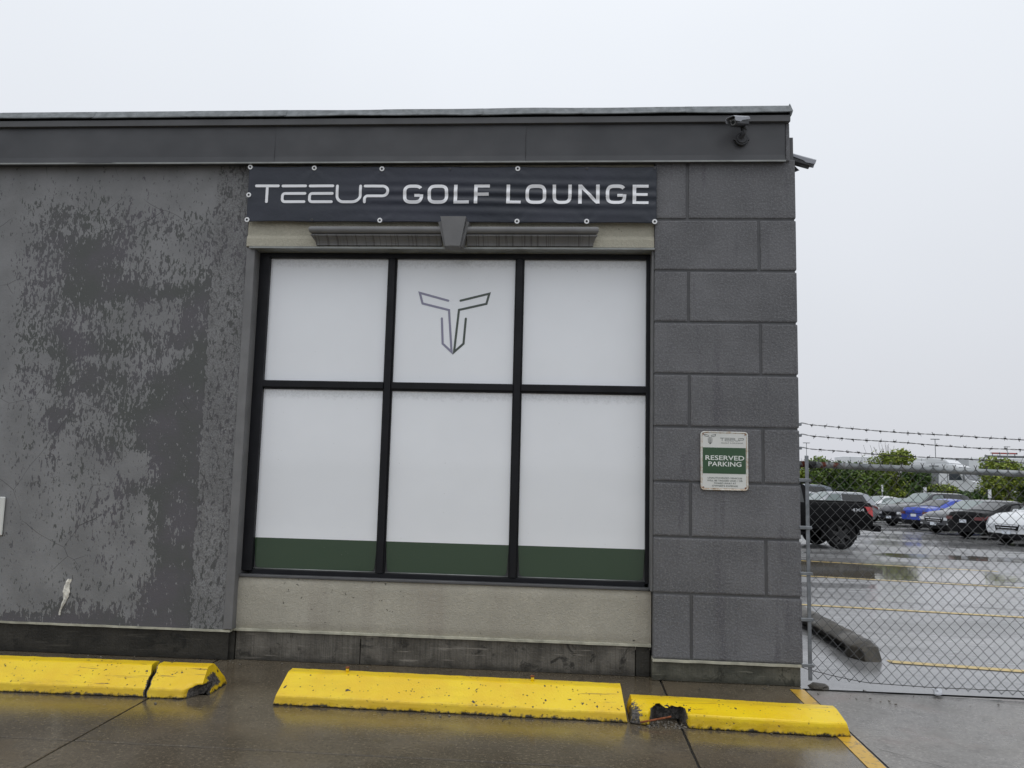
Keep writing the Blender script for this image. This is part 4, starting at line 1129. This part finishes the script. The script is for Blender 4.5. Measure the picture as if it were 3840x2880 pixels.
def wheel(parent, x, y, R, w, side, rim, spokes=5):
    V = []; F = []; prof = [(.62*R, -w*.46), (.80*R, -w*.5), (.95*R, -w*.46), (R, -w*.3), (R, w*.3), (.95*R, w*.46), (.80*R, w*.5), (.62*R, w*.46), (.60*R, 0)]; n = len(prof); sg = 28
    for k in range(sg):
        a = 2*PI*k/sg
        for r, o in prof: V.append((x+r*math.cos(a), y+o*side, R+r*math.sin(a)))
    for k in range(sg):
        for i in range(n): F.append((k*n+i, k*n+(i+1) % n, ((k+1) % sg)*n+(i+1) % n, ((k+1) % sg)*n+i))
    t = mk('wheel', V, F, M_tyre, parent, smooth=True, local=True)
    bm = bmesh.new()
    bcyl(bm, (x, y+side*w*.10, R), (x, y+side*w*.16, R), .62*R, seg=24)
    mk_d = frombm('brake_disc', bm, M_blackp, t, local=True)
    bm = bmesh.new(); yo = y+side*w*.36
    for k in range(spokes):
        a = 2*PI*k/spokes+.3; d = Vector((math.cos(a), 0, math.sin(a))); p = Vector((-d.z, 0, d.x)); c = Vector((x, yo, R))
        q = [c+d*.08*R+p*.09*R, c+d*.08*R-p*.09*R, c+d*.60*R-p*.13*R, c+d*.60*R+p*.13*R]; q2 = [v-Vector((0, side*.03, 0)) for v in q]
        A_ = [bm.verts.new(v) for v in q]; B_ = [bm.verts.new(v) for v in q2]; bm.faces.new(A_); bm.faces.new(B_[::-1])
        for i in range(4): bm.faces.new((A_[i], B_[i], B_[(i+1) % 4], A_[(i+1) % 4]))
    bcyl(bm, (x, yo-side*.03, R), (x, yo+side*.012, R), .13*R, seg=12)
    for k in range(24):
        a, b = 2*PI*k/24, 2*PI*(k+1)/24
        vs_ = [bm.verts.new((x+r*R*math.cos(t_), yo+o*side, R+r*R*math.sin(t_))) for t_, r, o in ((a, .58, 0), (b, .58, 0), (b, .655, .012), (a, .655, .012))]; bm.faces.new(vs_)
    frombm('rim', bm, rim, t, local=True); return t
def arch(parent, x, y, R, side, mat, flare=False):
    V = []; F = []; n = 22
    for k in range(n+1):
        a = (-.30+(PI+.6)*k/n) if not flare else (.02+(PI-.04)*k/n)
        for r, o in (((1.13, .004), (1.13, -.25), (0, -.25)) if not flare else ((1.34, -.02), (1.32, .045), (1.16, .045), (1.16, -.25))):
            V.append((x+r*R*math.cos(a), y+o*side, R+r*R*math.sin(a)))
    m = 3 if not flare else 4
    for k in range(n):
        for i in range(m-1): F.append((k*m+i, k*m+i+1, (k+1)*m+i+1, (k+1)*m+i))
    if not flare:
        V2 = [(x, y+.004*side, R)]; c = len(V); V += V2
        for k in range(n): F.append((k*m, (k+1)*m, c))
    return mk('fender_flare' if flare else 'wheel_well', V, F, mat, parent, local=True)
def place(root, x, y, ang, s):
    root.location = (x, y, gz(y)); n = Vector((0, SL, 1)).normalized()
    f = Vector((math.cos(ang), math.sin(ang), 0)); f = (f-n*f.dot(n)).normalized(); l = n.cross(f)
    root.rotation_euler = Matrix((f, l, n)).transposed().to_euler(); root.scale = (s, s, s)
def sedan(name, label, mat, R=.325, L=4.55, H=1.45, hw=.90, rim=M_rims, hatch=False, tall=0, rear='normal', group='cars parked behind the fence', front='wide', glass=None):
    t = empty(name); tag(t, label, 'car', group); h = L/2; sh = .86+tall*.5; k = H/1.45; g = glass or M_glass
    if hatch:   # SUV or hatchback: roof runs to the tail
        st = [(-h, .42, sh-.05, sh+.08, hw*.93, hw*.80), (-h+.10, .30, sh, sh+.22, hw*.97, hw*.80), (-h+.42, .24, sh+.02, H-.10, hw, hw*.74), (-h+.75, .22, sh+.02, H-.02, hw, hw*.74), (-.35, .20, sh, H, hw, hw*.75), (.18, .20, sh, H-.03, hw, hw*.74),
              (.98, .20, sh, sh+.20, hw, hw*.80), (1.15, .20, sh-.01, sh+.16, hw, hw*.80), (h-.45, .22, sh-.04, sh+.08, hw*.985, hw*.78), (h-.12, .26, sh-.12, sh-.02, hw*.95, hw*.76), (h, .40, .62, .72, hw*.90, hw*.76)]
        xw = (.98, .22); xr = (-h+.14, -h+.44)
    else:
        st = [(-h, .42, sh-.10, sh+.02, hw*.93, hw*.78), (-h+.10, .30, sh-.02, sh+.16, hw*.97, hw*.78), (-h+.62, .24, sh, sh+.19, hw, hw*.76), (-h+.78, .22, sh, sh+.22, hw, hw*.76), (-h+1.55, .20, sh+.01, H-.05, hw, hw*.71), (-.30, .20, sh, H, hw, hw*.72), (.12, .20, sh, H-.03, hw, hw*.71),
              (1.02, .20, sh, sh+.16, hw, hw*.78), (1.2, .20, sh-.02, sh+.11, hw, hw*.78), (h-.45, .22, sh-.06, sh+.02, hw*.985, hw*.76), (h-.12, .26, sh-.15, sh-.06, hw*.95, hw*.75), (h, .40, .58, .66, hw*.90, hw*.75)]
        xw = (1.0, .16); xr = (-h+.80, -h+1.50)
    c = Car(st, hw); c.body(mat, t)
    c.screen('windscreen', xw[0], xw[1], 6.1, 6.35, g, t); c.screen('rear_window', xr[0], xr[1], 6.25, 6.4, M_glass, t)
    for s_ in (1, -1):
        xb = xr[1]-.25 if not hatch else -h+.60
        c.patch('side_window', [(-.28, 4.0), (.86, 4.0), (.30, 5.75), (-.28, 5.75)], g, t, s_)
        c.patch('side_window', [(xb-.15 if not hatch else xb-.02, 4.1), (-.36, 4.0), (-.36, 5.75), (xb+.40 if not hatch else xb+.20, 5.7)], M_glass, t, s_)
        c.patch('door_sill', [(-h+.5, .2), (h-.5, .2), (h-.5, 1.25), (-h+.5, 1.25)], M_blackp, t, s_, .012, 14, 3)
        for nm, xx in (('front', L*.30), ('rear', -L*.29)):
            arch(t, xx, hw*s_, R, s_, M_blackp); wheel(t, xx, s_*(hw-.09), R, .21, s_, rim)
        hl = c.patch('headlight', [(h-.52, 3.0), (h-.03, 2.62), (h-.05, 3.6), (h-.45, 3.75)], M_lamp, t, s_, .030)
        zt_ = .72 if hatch else .66; c.face('lamp_lens', 1, s_*.50, s_*.84, zt_-.13, zt_-.015, M_lamp, hl, .03); c.face('fog_lamp', 1, s_*.62, s_*.78, .42, .47, M_lamp, t, .02)
        tl = c.patch('tail_light', [(-h+.03, 2.75), (-h+.42, 3.05), (-h+.36, 3.85), (-h+.03, 3.75)], M_dred if rear != 'red' else M_red, t, s_, .028)
        c.face('lamp_lens', -1, s_*.50, s_*.85, sh-.15, sh-.03, M_dred if rear != 'red' else M_red, tl, .026)
        mv = lump('mirror', (.80, s_*(hw+.075), sh+.13), .10, mat, 2, .75); mv.parent = t
        c.patch('door_handle', [(-.22, 3.15), (-.02, 3.15), (-.02, 3.32), (-.22, 3.32)], M_blackp, t, s_, .012, 2, 1)
    gr = c.face('grille', 1, -.46, .46, .50, .70, M_blackp, t, .020, taper=.06); c.face('lower_intake', 1, -.74, .74, .24, .40, M_blackp, t, .014)
    if front == 'chrome': c.face('grille_bar', 1, -.43, .43, .655, .69, M_chrome, gr, .022); c.face('grille_bar', 1, -.34, .34, .505, .525, M_chrome, gr, .022); c.face('grille_bar', 1, -.36, .36, .58, .60, M_chrome, gr, .024)
    c.face('number_plate', 1, -.15, .15, .38, .50, M_plate, t, .03); c.face('rear_bumper', -1, -.80, .80, .26, .46, M_blackp, t, .016)
    c.face('number_plate', -1, -.15, .15, .60, .72, M_plate, t, .02); c.face('badge_bar', -1, -.40, .40, .735, .755, M_chrome if rear == 'red' else M_blackp, t, .016)
    if hatch and tall:
        for s_ in (1, -1):
            V = []; F = []; tube(V, F, [(-h+.8, s_*hw*.66, H-.03), (-h+.9, s_*hw*.66, H+.05), (-.2, s_*hw*.67, H+.06), (.05, s_*hw*.66, H-.0)], .018, 6); mk('roof_rail', V, F, M_blackp, t, local=True)
    return t
P_dark = paint('dark_grey_paint', (.024, .025, .033), .2); P_blue = paint('bright_blue_paint', (.018, .055, .42), .25); P_black = paint('black_paint', (.004, .004, .005), .0, .4, .12)
P_white = paint('white_paint', (.70, .72, .74), 0); P_silver = paint('silver_paint', (.36, .38, .40), .4); P_grey = paint('graphite_paint', (.055, .058, .066), .35); P_blueg = paint('slate_paint', (.14, .16, .19), .35)
UX, UY = .94, .34; NX, NY = -.34, .94
def park(t, cx, cy, facing, s, L, hwid):
    """(cx, cy) = corner of the near end that is closest to the camera"""
    x = cx+UX*L*s/2+NX*hwid*s; y = cy+UY*L*s/2+NY*hwid*s
    place(t, x, y, math.atan2(UY, UX)+(PI if facing < 0 else 0), s)
t = sedan('parked_suv', 'dark grey SUV with black roof rails parked between the pickup and the blue sedan', P_dark, R=.35, L=4.6, H=1.68, hatch=True, tall=.22, glass=M_tint); park(t, 15.56, 30.63, -1, .97, 4.6, .9)
t = sedan('parked_sedan', 'bright blue sedan parked with its tail toward the lot', P_blue, rim=M_rimb, H=1.43); park(t, 15.18, 27.2, 1, .95, 4.55, .9)
t = sedan('parked_hatchback', 'dark grey hatchback with chrome-edged grille parked right of the blue sedan', P_grey, H=1.47, hatch=True, front='chrome', glass=M_tint); park(t, 14.43, 23.85, -1, .93, 4.55, .9)
t = sedan('parked_coupe', 'black sedan squeezed tail first beside the white SUV', P_black, H=1.42, rim=M_rimb); park(t, 14.26, 21.3, 1, .93, 4.55, .9)
WS = sedan('parked_suv', 'white SUV with wide chrome grille, cut off by the right edge', P_white, R=.37, L=4.9, H=1.72, hw=.97, hatch=True, tall=.26, front='chrome', glass=M_tint); park(WS, 13.9, 17.9, -1, .93, 4.9, .97)
t = sedan('parked_crossover', 'silver crossover with dark glass parked behind the pickup bed', P_silver, L=4.5, H=1.62, hatch=True, tall=.1, glass=M_tint); place(t, 12.85, 32.6, math.radians(190), .97)
t = sedan('parked_sedan', 'white sedan parked beyond the pickup tail light', P_white, glass=M_tint); place(t, 18.2, 39.9, math.radians(200), .97)
t = sedan('parked_sedan', 'dark sedan with pale windscreen wedged behind the dark grey SUV', P_grey, glass=M_tint); place(t, 17.9, 36.2, math.radians(200), .92)
t = sedan('parked_suv', 'slate grey SUV half hidden behind the pickup cab and fence post', P_blueg, R=.35, H=1.70, hatch=True, tall=.22); place(t, 13.6, 41.5, math.radians(190), 1.18)
t = sedan('parked_sedan', 'pale grey sedan just showing over the pickup beside the fence post', P_silver, glass=M_tint); place(t, 13.0, 37.2, math.radians(190), 1.06)

def pickup():
    t = empty('pickup_truck'); tag(t, 'black 4x4 pickup truck with red tail light parked close behind the fence', 'truck'); hw = .98; R = .41
    st = [(-2.85, .62, 1.18, 1.29, hw*.97, hw*.90), (-2.78, .56, 1.22, 1.36, hw, hw*.93), (-2.2, .52, 1.22, 1.36, hw, hw*.93), (-1.02, .50, 1.22, 1.365, hw, hw*.93), (-1.0, .48, 1.22, 1.37, hw, hw*.93), (-.96, .46, 1.22, 1.80, hw, hw*.78), (-.80, .44, 1.22, 1.93, hw, hw*.77), (.3, .42, 1.20, 1.97, hw, hw*.77), (.72, .42, 1.20, 1.92, hw, hw*.76),
          (1.40, .42, 1.20, 1.34, hw, hw*.84), (2.3, .44, 1.14, 1.28, hw, hw*.84), (2.80, .46, 1.05, 1.18, hw*.97, hw*.84), (2.92, .56, .95, 1.05, hw*.92, hw*.84)]
    c = Car(st, hw, .10, .05); c.body(P_black, t); c.screen('windscreen', 1.36, .76, 6.1, 6.3, M_glass, t); c.screen('rear_window', -.985, -.85, 6.3, 6.4, M_glass, t, n=2)
    for s_ in (1, -1):
        c.patch('side_window', [(.02, 4.0), (1.18, 4.0), (.74, 5.75), (.02, 5.75)], M_glass, t, s_); c.patch('side_window', [(-.82, 4.0), (-.08, 4.0), (-.08, 5.75), (-.78, 5.75)], M_glass, t, s_)
        for xx in (-1.83, 1.92):
            arch(t, xx, hw*s_, R, s_, M_blackp); arch(t, xx, hw*s_, R, s_, P_black, True); wheel(t, xx, s_*(hw-.05), R, .29, s_, M_rimb, 6)
        tl = c.patch('tail_light', [(-2.84, 2.15), (-2.70, 2.5), (-2.56, 3.42), (-2.84, 3.42)], M_red, t, s_, .02)
        c.patch('tail_light_band', [(-2.84, 3.50), (-2.56, 3.50), (-2.56, 3.75), (-2.84, 3.75)], M_dred, t, s_, .012)
        c.patch('headlight', [(2.5, 2.6), (2.88, 2.4), (2.86, 3.3), (2.5, 3.4)], M_lamp, t, s_, .01)
        box('running_board', -.95, 1.35, s_*hw-.06, s_*hw+.06, .40, .47, M_blackp, t, bev=.01, local=True)
        mv = lump('mirror', (1.12, s_*(hw+.16), 1.34), .15, P_black, 5, 1.0); mv.parent = t
        # 4x4 lettering on the bed side
        o = text('4X4', 0, 0, .085, .36, M_chrome, t, 0, weight=.015); o.matrix_parent_inverse = Matrix.Identity(4)
        for v in o.data.vertices:
            xl, zl = v.co.x, v.co.z; v.co = Vector((-2.34-s_*xl, s_*(hw+.008), 1.085+zl))
        o.data.update()
    c.face('grille', 1, -.62, .62, .70, 1.0, M_blackp, t, .02); c.face('front_bumper', 1, -.9, .9, .50, .66, M_blackp, t, .06)
    box('rear_bumper', -3.02, -2.80, -.93, .93, .52, .70, M_blackp, t, bev=.03, seg=2, local=True); box('chassis', -2.6, 2.5, -.45, .45, .38, .60, M_blackp, t, bev=.02, local=True)
    box('bed_opening', -2.70, -1.05, -.80, .80, 1.352, 1.372, M_hole, t, local=True)
    for xx in (-1.83, 1.92): cyl('axle', (xx, -.8, R), (xx, .8, R), .07, M_blackp, t, local=True)
    s = .92; a = math.radians(183)
    # near rear wheel stands at (7.29, 14.95)
    ox, oy = -1.83*s, .93*s; place(t, 7.29-(ox*math.cos(a)-oy*math.sin(a)), 14.95-(ox*math.sin(a)+oy*math.cos(a)), a, s)
pickup()

# ------------------------------------------------------------------ trucks, building, lamps beyond the hedge
M_tw = plain('truck_white', (.72, .74, .76), .35, var=.04, scale=1, coat=.6); M_tg = plain('truck_grey', (.20, .21, .22), .6, var=.2, scale=6); M_twd = plain('truck_glass', (.03, .04, .05), .1)
def prismx(name, prof, y0, y1, mat, parent, bev=0, local=True):
    bm = bmesh.new(); prism_xz(bm, prof, y0, y1)
    if bev: bmesh.ops.bevel(bm, geom=bm.edges[:], offset=bev, segments=2, affect='EDGES')
    return frombm(name, bm, mat, parent, local=local)
def semi(label, x, y, ang, s=1.0, sleeper=True):
    t = empty('semi_truck'); tag(t, label, 'truck', 'white trucks beyond the hedge')
    prismx('cab', [(-1.2, .7), (2.5, .7), (2.55, 1.65), (1.35, 1.95), (.75, 2.95), (.2, 3.1), (-1.2, 3.1)], -1.15, 1.15, M_tw, t, .08)
    prismx('roof_fairing', [(-1.2, 3.08), (.3, 3.08), (.0, 3.36), (-1.2, 3.5)], -1.1, 1.1, M_tw, t, .05)
    prismx('windscreen', [(1.36, 2.04), (1.40, 2.04), (.84, 2.86), (.80, 2.86)], -1.0, 1.0, M_twd, t)
    for sg in (1, -1):
        prismx('side_window', [(.25, 2.0), (1.05, 2.0), (.70, 2.78), (.25, 2.78)], sg*1.15, sg*1.165, M_twd, t)
        box('wing_mirror', 1.15, 1.25, sg*1.36-.09, sg*1.36+.09, 1.9, 2.6, M_tg, t, bev=.03, local=True); prismx('door_seam', [(.14, 1.0), (.18, 1.0), (.18, 2.9), (.14, 2.9)], sg*1.15, sg*1.158, M_tg, t)
        prismx('sleeper_vent', [(-.95, 1.0), (-.45, 1.0), (-.35, 2.95), (-.95, 2.95)], sg*1.15, sg*1.17, M_tg, t)
        for xx in (1.7, -1.6, -2.9): wheel(t, xx, sg*.98, .5, .3, sg, M_rims, 6)
    box('chassis', -3.6, 2.4, -.45, .45, .55, .85, M_tg, t, local=True)
    box('front_bumper', 2.45, 2.65, -1.1, 1.1, .4, .85, M_tg, t, bev=.04, local=True); box('grille', 2.53, 2.58, -.55, .55, .9, 1.55, M_tg, t, local=True)
    place(t, x, y, ang, s); return t
def trailer(label, x, y, ang, L, s=1.0, H=4.0):
    t = empty('box_trailer'); tag(t, label, 'trailer', 'white trailers beyond the hedge')
    b = box('box_body', -L/2, L/2, -1.28, 1.28, 1.15, H, M_tw, t, bev=.05, local=True)
    for sg in (1, -1):
        for k in range(int(L/1.2)): box('side_rib', -L/2+.6+k*1.2, -L/2+.63+k*1.2, sg*1.285-.006, sg*1.285+.006, 1.2, H-.06, M_gal, b, local=True)
        for xx in (-L/2+1, -L/2+2.2): wheel(t, xx, sg*1.05, .5, .3, sg, M_rims, 6)
    box('reefer_unit', L/2, L/2+.45, -.9, .9, H-1.7, H-.2, M_tg, t, bev=.05, local=True); box('landing_gear', L/2-2.6, L/2-2.4, -.9, .9, .02, 1.15, M_tg, t, local=True)
    place(t, x, y, ang, s); return t
semi('white tractor unit with its windscreen showing in the hedge gap', 30.9, 57.6, math.radians(-46), 1.2)
semi('white tractor unit with grey sleeper vents, left of the other tractor', 31.5, 61.9, math.radians(-46), 1.15)
trailer('white box trailer standing left behind the tractors and the bushy tree', 33.0, 76.0, math.radians(2), 9.0, 1.0, 4.5)
trailer('white box trailer behind the right hand trees', 46.4, 75.5, math.radians(2), 9.0, 1.0, 4.65)
WHs = empty('warehouse', (92, 140, -1.1)); tag(WHs, 'pale grey warehouse with red lettered roof sign far right', 'building')
Mwh = plain('pale_cladding', (.46, .48, .50), .6, var=.06, scale=.2); Mrd = plain('red_sign_letters', (.45, .10, .09), .5); Mws = plain('white_sign_board', (.66, .66, .68), .5)
box('wall', -15.2, 30, 0, 30, 0, 6.3, Mwh, WHs, local=True); box('roof_band', -15.3, 30.1, -.2, -.001, 6.32, 6.75, M_tg, WHs, local=True)
sb = box('roof_sign', -14.3, -9.7, -.4, -.1, 6.98, 7.30, Mws, WHs, bev=.01, local=True)
for k in range(3):
    a = -14.2+1.52*k; box('sign_panel', a, a+1.22, -.46, -.405, 7.04, 7.25, Mrd, sb, local=True); box('sign_gap', a+1.25, a+1.42, -.46, -.405, 7.0, 7.28, M_hole, sb, local=True)
for k in range(4): box('sign_post', -14+1.3*k, -13.95+1.3*k, -.3, -.1, 6.3, 6.98, M_tg, sb, local=True)
def lamp_post(x, y, h, label):
    t = empty('lamp_post', (x, y, gz(y))); tag(t, label, 'lamp post', 'tall lamp posts far behind')
    cyl('pole', (0, 0, 0), (0, 0, h), .06, M_tg, t, r1=.04, seg=8, local=True); box('lamp_head', -.45, .45, -.12, .12, h, h+.09, M_tg, t, bev=.03, local=True)
lamp_post(32.6, 100, 6.72, 'thin lamp post rising left above the hedge by the building corner')
lamp_post(40.1, 80, 6.65, 'thin lamp post above the white trailers in the middle')
lamp_post(69.7, 120, 7.55, 'thin lamp post at the right above the roof sign')

# ------------------------------------------------------------------ trees and shrubs
def leaf_mat(name, c1, c2, c3):
    M = NM(name); M.set('Roughness', .5); M.set('Specular IOR Level', .35)
    rp = M.geo('Random Per Island'); n = M.node('ShaderNodeValToRGB'); n.color_ramp.elements[0].color = (*c1, 1); n.color_ramp.elements[1].color = (*c3, 1)
    e_ = n.color_ramp.elements.new(.55); e_.color = (*c2, 1); M.link(rp, n.inputs[0]); M.set('Base Color', n.outputs[0])
    M.set('Subsurface Weight', 0.0); return M.m
LF = [leaf_mat('dark_leaves', (.032, .068, .018), (.06, .115, .026), (.11, .17, .036)), leaf_mat('mid_leaves', (.055, .10, .02), (.11, .18, .03), (.18, .24, .05)), leaf_mat('yellow_green_leaves', (.09, .14, .022), (.20, .26, .036), (.32, .36, .06))]
M_bark = plain('grey_bark', (.09, .075, .06), .85, var=.3, scale=12, bump=.5, bscale=30)
def shrub(name, x, y, h, rx, mi, label, seed, n=8000, top=.0, stems=5, group='shrubs of the hedge beyond the cars', leaf=.105, twigs=18):
    rr = random.Random(seed); t = empty(name, (x, y, gz(y))); tag(t, label, 'tree' if name == 'bushy_tree' else 'shrub', group)
    V = []; F = []; tips = []
    for k in range(stems):
        a = rr.uniform(0, 2*PI); l = rr.uniform(.3, .75)*rx; hh = h*rr.uniform(.55, .9); p = [(rr.gauss(0, .08), rr.gauss(0, .08), 0)]
        for q in range(1, 5): f = q/4; p.append((l*math.cos(a)*f**1.3+rr.gauss(0, .05), l*math.sin(a)*f**1.3+rr.gauss(0, .05), hh*f))
        tube(V, F, p, .035, 5); tips.append(p[-1])
    for k in range(twigs):
        a = rr.uniform(0, 2*PI); r0 = rr.uniform(.1, .85)*rx; b = Vector((r0*math.cos(a), r0*math.sin(a), h*rr.uniform(.6, .9))); d = Vector((.35*math.cos(a), .35*math.sin(a), rr.uniform(.6, 1.3))).normalized()*rr.uniform(.35, .75)*(.35+h*.16)
        tube(V, F, [b, b+d*.6, b+d+Vector((rr.gauss(0, .05), 0, 0))], .010, 3)
    mk('trunk', V, F, M_bark, t, local=True)
    cl = []
    for k in range(44):
        a = rr.uniform(0, 2*PI); r0 = rx*math.sqrt(rr.random())*.82; zc = h*rr.uniform(.08, .92)*(1-.22*(r0/rx)**2)
        cl.append((r0*math.cos(a), r0*math.sin(a)*.8, zc, rx*rr.uniform(.22, .42)))
    V = []; F = []
    for k in range(n):
        c = cl[rr.randrange(len(cl))]; d = Vector((rr.gauss(0, 1), rr.gauss(0, 1), rr.gauss(0, 1))).normalized()*c[3]*(rr.random()**.45)*(1+.25*rr.random())
        p = Vector((c[0]+d.x, c[1]+d.y, c[2]+d.z*.85))
        if p.z < .05 or p.z > h*1.04: continue
        s = leaf*rr.uniform(.6, 1.35); u = Vector((rr.gauss(0, 1), rr.gauss(0, 1), rr.gauss(0, .7))).normalized(); w_ = u.cross(Vector((rr.gauss(0, 1), rr.gauss(0, 1), rr.gauss(0, 1)))).normalized(); b = len(V)
        V += [p-u*s, p+w_*s*.55, p+u*s, p-w_*s*.55]; F.append((b, b+1, b+2, b+3))
    for k in range(int(n*.02)):
        a = rr.uniform(0, 2*PI); r0 = rx*rr.uniform(.2, 1); p = Vector((r0*math.cos(a), r0*math.sin(a)*.8, h*rr.uniform(.70, .96)*(1-.12*(r0/rx)**2)))
        s = leaf*rr.uniform(.5, 1.0); u = Vector((rr.gauss(0, 1), rr.gauss(0, 1), rr.gauss(0, 1))).normalized(); w_ = u.cross(Vector((rr.gauss(0, 1), rr.gauss(0, 1), 1))).normalized(); b = len(V)
        V += [p-u*s, p+w_*s*.5, p+u*s, p-w_*s*.5]; F.append((b, b+1, b+2, b+3))
    mk('crown', V, F, LF[mi], t, local=True); return t
HD = [(13.6, 48.0, 3.0, 1.7, 1, 'leafy shrub right behind the fence post at the building corner'), (15.6, 48.5, 3.25, 1.6, 2, 'yellow-topped shrub second from the building corner'),
      (17.4, 48.2, 3.35, 1.5, 1, 'tall green shrub behind the silver crossover'), (19.2, 48.6, 3.35, 1.6, 0, 'dark green shrub left of the bushy tree'), (20.6, 48.0, 3.1, 1.3, 1, 'green shrub at the left foot of the bushy tree'),
      (24.0, 48.2, 2.75, 1.2, 0, 'dark shrub at the right foot of the bushy tree'), (25.3, 48.0, 2.2, 1.1, 2, 'low yellow-green shrub below the white tractors'),
      (26.6, 48.3, 1.65, 1.1, 0, 'lowest dark shrub in the hedge gap under the tractor windscreen'), (27.8, 48.2, 1.7, 1.0, 0, 'low dark shrub just left of the right hand tree')]
for i, (x, y, h, rx, mi, lb) in enumerate(HD): shrub('hedge_shrub', x, y, h*(1.13 if i < 6 else 1.05), rx, mi, lb, 20+i, 9500 if h > 2.5 else 7000)
shrub('bushy_tree', 22.4, 48.8, 4.75, 1.8, 2, 'bushy yellow-green tree with bare twigs, highest in the hedge', 5, 10500, twigs=60, stems=7, group='trees in the hedge')
shrub('bushy_tree', 29.4, 48.0, 4.2, 1.45, 2, 'yellow-green tree right of the white tractor windscreen', 6, 9000, twigs=24, stems=6, group='trees in the hedge')
shrub('bushy_tree', 32.0, 48.6, 3.95, 1.75, 1, 'green tree at the right edge behind the parked hatchback', 8, 9000, twigs=20, stems=6, group='trees in the hedge')
# thin signs standing in front of the hedge
for i, (x, z0, z1, lb) in enumerate(((20.8, .50, .95, 'narrow white marker post before the bushy tree'), (23.5, .52, .86, 'small white board at the hedge left of the low shrub'), (27.55, .28, .82, 'white marker post before the right hand tree'))):
    y = 46.0; t = empty('marker_post', (x, y, gz(y))); tag(t, lb, 'post', 'white markers along the hedge')
    cyl('stake', (0, 0, 0), (0, 0, z0-gz(y)+.1), .03, M_tg, t, seg=6, local=True); box('marker_board', -.055-.05*(i > 0), .055+.05*(i > 0), -.05, -.02, z0-gz(y), z1-gz(y), M_tw, t, bev=.008, local=True)
